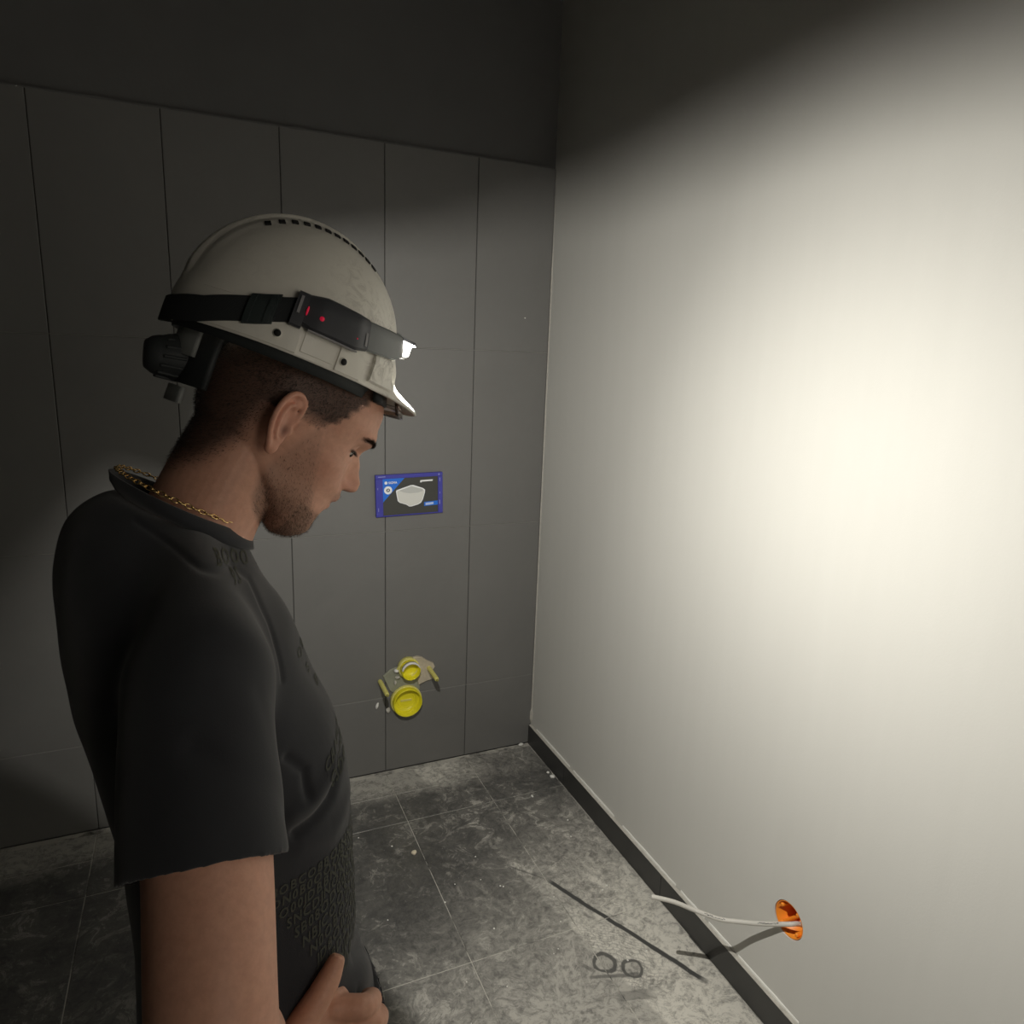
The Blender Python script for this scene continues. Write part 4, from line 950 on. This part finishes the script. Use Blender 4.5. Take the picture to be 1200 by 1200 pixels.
# ---------------- t-shirt
tee = []
prof = [  # z, front x, back x, half width
 (0.700, .046, -.215, .172), (0.730, .045, -.215, .170), (0.765, .034, -.214, .166), (0.800, .028, -.212, .160), (0.829, .019, -.210, .156), (0.866, .024, -.210, .152), (0.915, .028, -.212, .152), (0.965, .031, -.218, .156),
 (1.006, .031, -.226, .162), (1.059, .024, -.236, .168), (1.113, .002, -.246, .172), (1.156, -.009, -.250, .172), (1.198, -.018, -.250, .160), (1.225, -.024, -.243, .138), (1.250, -.034, -.228, .110), (1.270, -.042, -.205, .088), (1.288, -.047, -.185, .078)]
Z = np.array([p[0] for p in prof]); zs_ = np.linspace(0.700, 1.288, 70)
FR = cr_ip(zs_, Z, [p[1] for p in prof]); BK = cr_ip(zs_, Z, [p[2] for p in prof]); WD = cr_ip(zs_, Z, [p[3] for p in prof])
rings = []
for zv, fr_, bk_, w_ in zip(zs_, FR, BK, WD):
    uc = (fr_+bk_)/2; a = (fr_-bk_)/2; r_ = []; tl = 0.85*float(sstep(1.16, 1.270, zv))
    for j in range(72):
        t_ = 2*math.pi*j/72; c_, s_ = math.cos(t_), math.sin(t_); n_ = 2.3
        xx = a*math.copysign(abs(c_)**(2/n_), c_); yy = w_*math.copysign(abs(s_)**(2/n_), s_)
        r_.append((uc+xx, rc(zv)+yy, zv - tl*xx*0.6))
    rings.append(r_)
# inner turn at the hem so that it is open below
inner = [[(uc_ + (p[0]-uc_)*0.965, rcv + (p[1]-rcv)*0.965, p[2]+dz) for p in rings[0]] for dz, uc_, rcv in ((0.0, -0.085, rc(0.7)), (0.05, -0.085, rc(0.7)))]
tee.append(loft([inner[1], inner[0]] + rings))
# shoulders / yoke
for s in (-1, 1):
    tee.append(limb([(-0.120, s*0.05, 1.232, .066, .040), (-0.128, s*0.10, 1.214, .071, .046), (-0.134, s*0.16, 1.190, .074, .054), (-0.138, s*0.198, 1.172, .072, .058)], 4, 28, (1, 0, 0)))
    tee.append(limb([(-0.082, s*0.03, 1.232, .034, .030), (-0.088, s*0.08, 1.212, .036, .034), (-0.098, s*0.13, 1.182, .040, .040), (-0.108, s*0.165, 1.150, .042, .044)], 4, 24, (1, 0, 0)))
    tee.append(ellipsoid((-0.138, s*0.205, 1.170), (.070, .066, .078), 32, 20))
def sleeve(S, E_, L, r0=0.078, r1=0.079):
    S, E_ = Vector(S), Vector(E_); d = (E_-S).normalized(); n = 40; rings = []
    u_ = Vector((1, 0, 0)); u_ = (u_-d*u_.dot(d)).normalized(); w_ = d.cross(u_)
    def rg(t_, ra, rb): return [S + d*t_ + u_*ra*math.cos(2*math.pi*j/n) + w_*rb*math.sin(2*math.pi*j/n) for j in range(n)]
    for t_ in np.linspace(-0.025, L, 16):
        e = 1-max(0, (0.03-t_)/0.055)**2*0.5
        rr = r0+(r1-r0)*max(t_, 0)/L; rings.append(rg(float(t_), rr*e, rr*0.92*e))
    rings += [rg(L-0.0005, r1-0.0045, r1*0.92-0.0045), rg(L-0.03, r1-0.009, r1*0.92-0.009)]
    return loft(rings)
tee.append(sleeve((RS[0]-0.004, RS[1], RS[2]-0.01), (RE[0]-0.003, RE[1], RE[2]), 0.185, 0.066, 0.068))
tee.append(sleeve(LS, LE, 0.19, 0.066, 0.068))
me = remesh(tee, 0.0026, 10, 0.5)
ee = np.empty(len(me.edges)*2, dtype=np.int64); me.edges.foreach_get('vertices', ee); ee = ee.reshape(-1, 2)
co2 = me_co(me); nv = len(co2); deg = np.bincount(ee.ravel(), minlength=nv).astype(float)[:, None]
wt = (sstep(1.09, 1.16, co2[:, 2])*sstep(1.36, 1.27, co2[:, 2]+0.5*(co2[:, 0]+0.116)))[:, None]*0.9
for it in range(140):
    nb = np.stack([np.bincount(ee[:, 0], co2[ee[:, 1], k], nv)+np.bincount(ee[:, 1], co2[ee[:, 0], k], nv) for k in range(3)], axis=1)/deg
    co2 = co2 + (nb-co2)*wt
set_co(me, co2)
co2 = me_co(me); no2 = me_no(me)
def ndist(pts, P_):
    """distance of points P_ to a polyline"""
    best = np.full(len(P_), 9.0)
    for a, b in zip(pts[:-1], pts[1:]):
        a = np.array(a); b = np.array(b); ab = b-a; t_ = np.clip(((P_-a) @ ab)/(ab @ ab), 0, 1)
        best = np.minimum(best, np.linalg.norm(P_-(a+t_[:, None]*ab), axis=1))
    return best
disp = np.zeros(len(co2))
nz = np.array([noise.noise(Vector((p[0]*9, p[1]*9, p[2]*5))) + 0.5*noise.noise(Vector((p[0]*22, p[1]*22+p[2]*8, p[2]*13))) for p in co2[:, :]])
disp += 0.0035*nz
# armhole seam, cuff seam, chest and belly folds
seamR = [(-0.120, -0.168, 1.262), (-0.085, -0.178, 1.245), (-0.060, -0.178, 1.205), (-0.050, -0.175, 1.150), (-0.052, -0.178, 1.09)]
near = (co2[:, 1] < np.array([rc(zv) for zv in co2[:, 2]])-0.055)
flatp = co2.copy(); flatp[:, 1] = 0
def crease(pts, depth, wid):
    global disp
    disp = disp - near*depth*np.exp(-(ndist([(a, 0, b) for a, b in pts], flatp)/wid)**2)
crease([(-0.170, 1.300), (-0.1253, 1.2662), (-0.089, 1.2520), (-0.070, 1.232), (-0.0600, 1.195), (-0.0585, 1.145)], 0.0022, 0.0028)
crease([(-0.062, 1.000), (-0.040, 1.004), (-0.018, 1.012), (0.002, 1.032)], 0.0060, 0.006)
crease([(-0.062, 1.020), (-0.036, 1.024), (-0.012, 1.036)], -0.0045, 0.010)
crease([(-0.064, 1.075), (-0.046, 1.055), (-0.046, 1.030)], 0.0045, 0.005)
crease([(-0.055, 0.985), (-0.020, 0.975), (0.010, 0.985)], -0.0030, 0.012)
for pl, dp_, w_ in (([(0.02, -0.20, 0.875), (0.03, -0.14, 0.850), (0.02, -0.09, 0.83)], 0.005, 0.010),
                   ([(0.00, -0.24, 0.835), (0.03, -0.20, 0.800), (0.05, -0.15, 0.790)], 0.006, 0.010),
                   ([(-0.01, -0.26, 0.80), (0.03, -0.23, 0.76), (0.055, -0.17, 0.755)], 0.006, 0.009),
                   ([(-0.03, -0.27, 0.86), (0.01, -0.25, 0.83), (0.04, -0.20, 0.82)], -0.004, 0.012),
                   ([(-0.16, -0.30, 1.16), (-0.11, -0.30, 1.10), (-0.09, -0.31, 1.02)], 0.003, 0.012),
                   ([(-0.09, -0.27, 1.18), (-0.075, -0.31, 1.10), (-0.08, -0.35, 1.02)], 0.003, 0.010)):
    disp -= dp_*np.exp(-(ndist(pl, co2)/w_)**2)
set_co(me, co2 + no2*disp[:, None])
shirt = me_obj('t_shirt', me, M_TEE, man); shirt.location = OFF
# ribbed collar
rings = []
for j in range(64):
    t_ = 2*math.pi*j/64; c_, s_ = math.cos(t_), math.sin(t_)
    cx_, cz_ = -0.116, 1.296
    def cp(ra, rb, dz): 
        xx = ra*c_; return (cx_+xx-dz*0.25, rb*s_-0.001, cz_ - 0.56*xx + dz)
    rings.append([cp(.0705, .079, -.014), cp(.0725, .081, -.004), cp(.0695, .0775, .008), cp(.0675, .0755, .0085), cp(.0665, .0745, .0), cp(.070, .078, -.014)])
rings.append(rings[0]); v, f = loft(rings, cap=False); cl_ = mobj('collar', v, f, M_TEE, man); cl_.location = OFF
# gold chain lying on the neck above the collar
for j in range(64):
    t_ = 2*math.pi*j/64; c_, s_ = math.cos(t_), math.sin(t_)
    p0 = Vector((-0.113+.0655*c_-0.001, .0725*s_-0.001, 1.3085 - 0.56*.0655*c_)); tg = Vector((-.0655*s_, .0725*c_, 0.56*.0655*s_)).normalized()
    a_ = Vector((0, 0, 1)).cross(tg).normalized(); b_ = tg.cross(a_); 
    if j % 2: a_, b_ = (a_+b_).normalized(), (b_-a_).normalized()
    lk = [p0 + tg*0.0046*math.cos(k*math.pi/5) + a_*0.0026*math.sin(k*math.pi/5) for k in range(11)]
    v, f = tube(lk, [0.0008]*11, 6, tuple(b_), ends=False)
    if j == 0: chain_m = MB()
    chain_m.add(v, f)
ch = chain_m.obj('gold_chain', M_GOLD, man, True); ch.location = OFF; ch['label'] = 'gold link chain round the neck'

# dull letter print on the shirt, projected on the cloth
tree = BVHTree.FromObject(shirt, bpy.context.evaluated_depsgraph_get())
def print_row(chars, size, origin, across, down, name, seed=0, shear=0.0, wgt=1.0):
    """row of letters laid on the shirt by casting from outside (towards +y, slightly back)"""
    r = random.Random(seed); O = Vector(origin); A = Vector(across).normalized(); Dn = Vector(down).normalized(); ray = A.cross(Dn).normalized()
    if ray.y < 0: ray = -ray
    mb = MB(); cur = 0.0
    for chh in chars:
        v, f = text_mesh(chh, size)
        if v:
            ok = True; out = []
            for p in v:
                q = O + A*(cur+p[0]+shear*p[1]) - Dn*p[1]
                loc, nrm, i_, d_ = tree.ray_cast(q - ray*0.35, ray)
                if loc is None or (loc-q).length > 0.12: ok = False; break
                out.append(loc - ray*0.0009 + nrm*0.0003)
            if ok: mb.add(out, f)
            cur += (max(p[0] for p in v))*1.12 + size*0.05
    if mb.v:
        o = mb.obj(name, M_PRINT, man); o.location = OFF
        o['label'] = 'row of dull olive letters printed on the shirt'
def rl(n, seed): 
    r = random.Random(seed); return ''.join(r.choice('O0DSBJ8OCN') for _ in range(n))
# chest front low: slanted fan of rows
for k in range(11):
    dz = k*0.0112
    print_row(rl(16, k), 0.0125, (-0.100+0.0065*k, -0.18, 0.945-dz), (1, 0, 0.06+0.045*k), (0.30, 0, -1), 'shirt_lettering', k, 0.45)
for k in range(3):
    print_row(rl(7, 30+k), 0.0125, (-0.022+0.004*k, -0.1, 1.040-k*0.0125), (1, 0, 0.35), (0.1, 0, -1), 'shirt_lettering', k, 0.3)
print_row('BOOO', 0.0150, (-0.108, -0.10, 1.264), (1, 0, -0.50), (-0.25, 0, -1), 'shirt_lettering', 3)
print_row('9S', 0.0140, (-0.094, -0.10, 1.244), (1, 0, -0.55), (-0.15, 0, -1), 'shirt_lettering', 4)
for k in range(3):
    print_row(rl(4, 50+k), 0.014, (-0.028+0.012*k, -0.12, 1.145-k*0.022), (1, 0, -0.2), (0.5, 0, -1), 'shirt_lettering', 60+k, 0.2)

# trousers and boots (below the shirt, mostly outside the picture)
lg = []
rings = []
for zv, fr_, bk_, w_ in ((0.80, .000, -.185, .138), (0.74, .012, -.195, .150), (0.66, .020, -.20, .155)):
    uc = (fr_+bk_)/2; a = (fr_-bk_)/2
    rings.append([(uc+a*math.cos(2*math.pi*j/40), rc(zv)+w_*math.sin(2*math.pi*j/40), zv) for j in range(40)])
lg.append(loft(rings))
for s in (-1, 1):
    yb = rc(0.6)+s*0.078
    lg.append(limb([(-0.085, yb, 0.68, .080, .100), (-0.070, yb, 0.60, .080, .098), (-0.050, yb+s*0.01, 0.45, .068, .082), (-0.060, yb+s*0.012, 0.38, .064, .072), (-0.085, yb+s*0.02, 0.22, .058, .066), (-0.095, yb+s*0.025, 0.08, .056, .068)], 4, 30, (1, 0, 0)))
me = remesh(lg, 0.006, 3); me_c = me_co(me); nn_ = me_no(me)
dd = np.array([noise.noise(Vector((p[0]*10, p[1]*10, p[2]*14))) for p in me_c]); set_co(me, me_c + nn_*(0.004*dd)[:, None])
tr_ = me_obj('trousers', me, M_TROUS, man); tr_.location = OFF
for s in (-1, 1):
    yb = rc(0.0)+s*0.10
    bt = []
    bt.append(limb([(-0.10, yb, 0.13, .050, .056), (-0.10, yb, 0.07, .050, .058), (-0.10, yb, 0.045, .046, .056)], 3, 24, (1, 0, 0)))
    bt.append(limb([(-0.125, yb, 0.050, .040, .036), (-0.06, yb, 0.055, .044, .042), (0.01, yb, 0.045, .048, .032), (0.065, yb, 0.038, .045, .026), (0.095, yb, 0.034, .034, .022)], 4, 24, (0, 0, 1)))
    me = remesh(bt, 0.005, 3); b_ = me_obj('boot', me, M_BOOT, man); b_.location = OFF
    out = [(-0.165, 0), (-0.155, .034), (-0.10, .040), (-0.03, .040), (0.05, .050), (0.10, .042), (0.125, .018), (0.125, -.018), (0.10, -.042), (0.05, -.050), (-0.03, -.040), (-0.10, -.040), (-0.155, -.034)]
    v, f = loft([[(x_, yb+y_, z_) for x_, y_ in out] for z_ in (0.001, 0.020)]); so = mobj('sole', v, f, M_SOLE, b_, False)

# the head-worn things rest on the man; keep everything tidy
for o in bpy.data.objects:
    if o.type == 'MESH' and o.parent is None and 'kind' not in o and 'category' not in o: print('untagged', o.name)
print('verts', sum(len(m.vertices) for m in bpy.data.meshes))
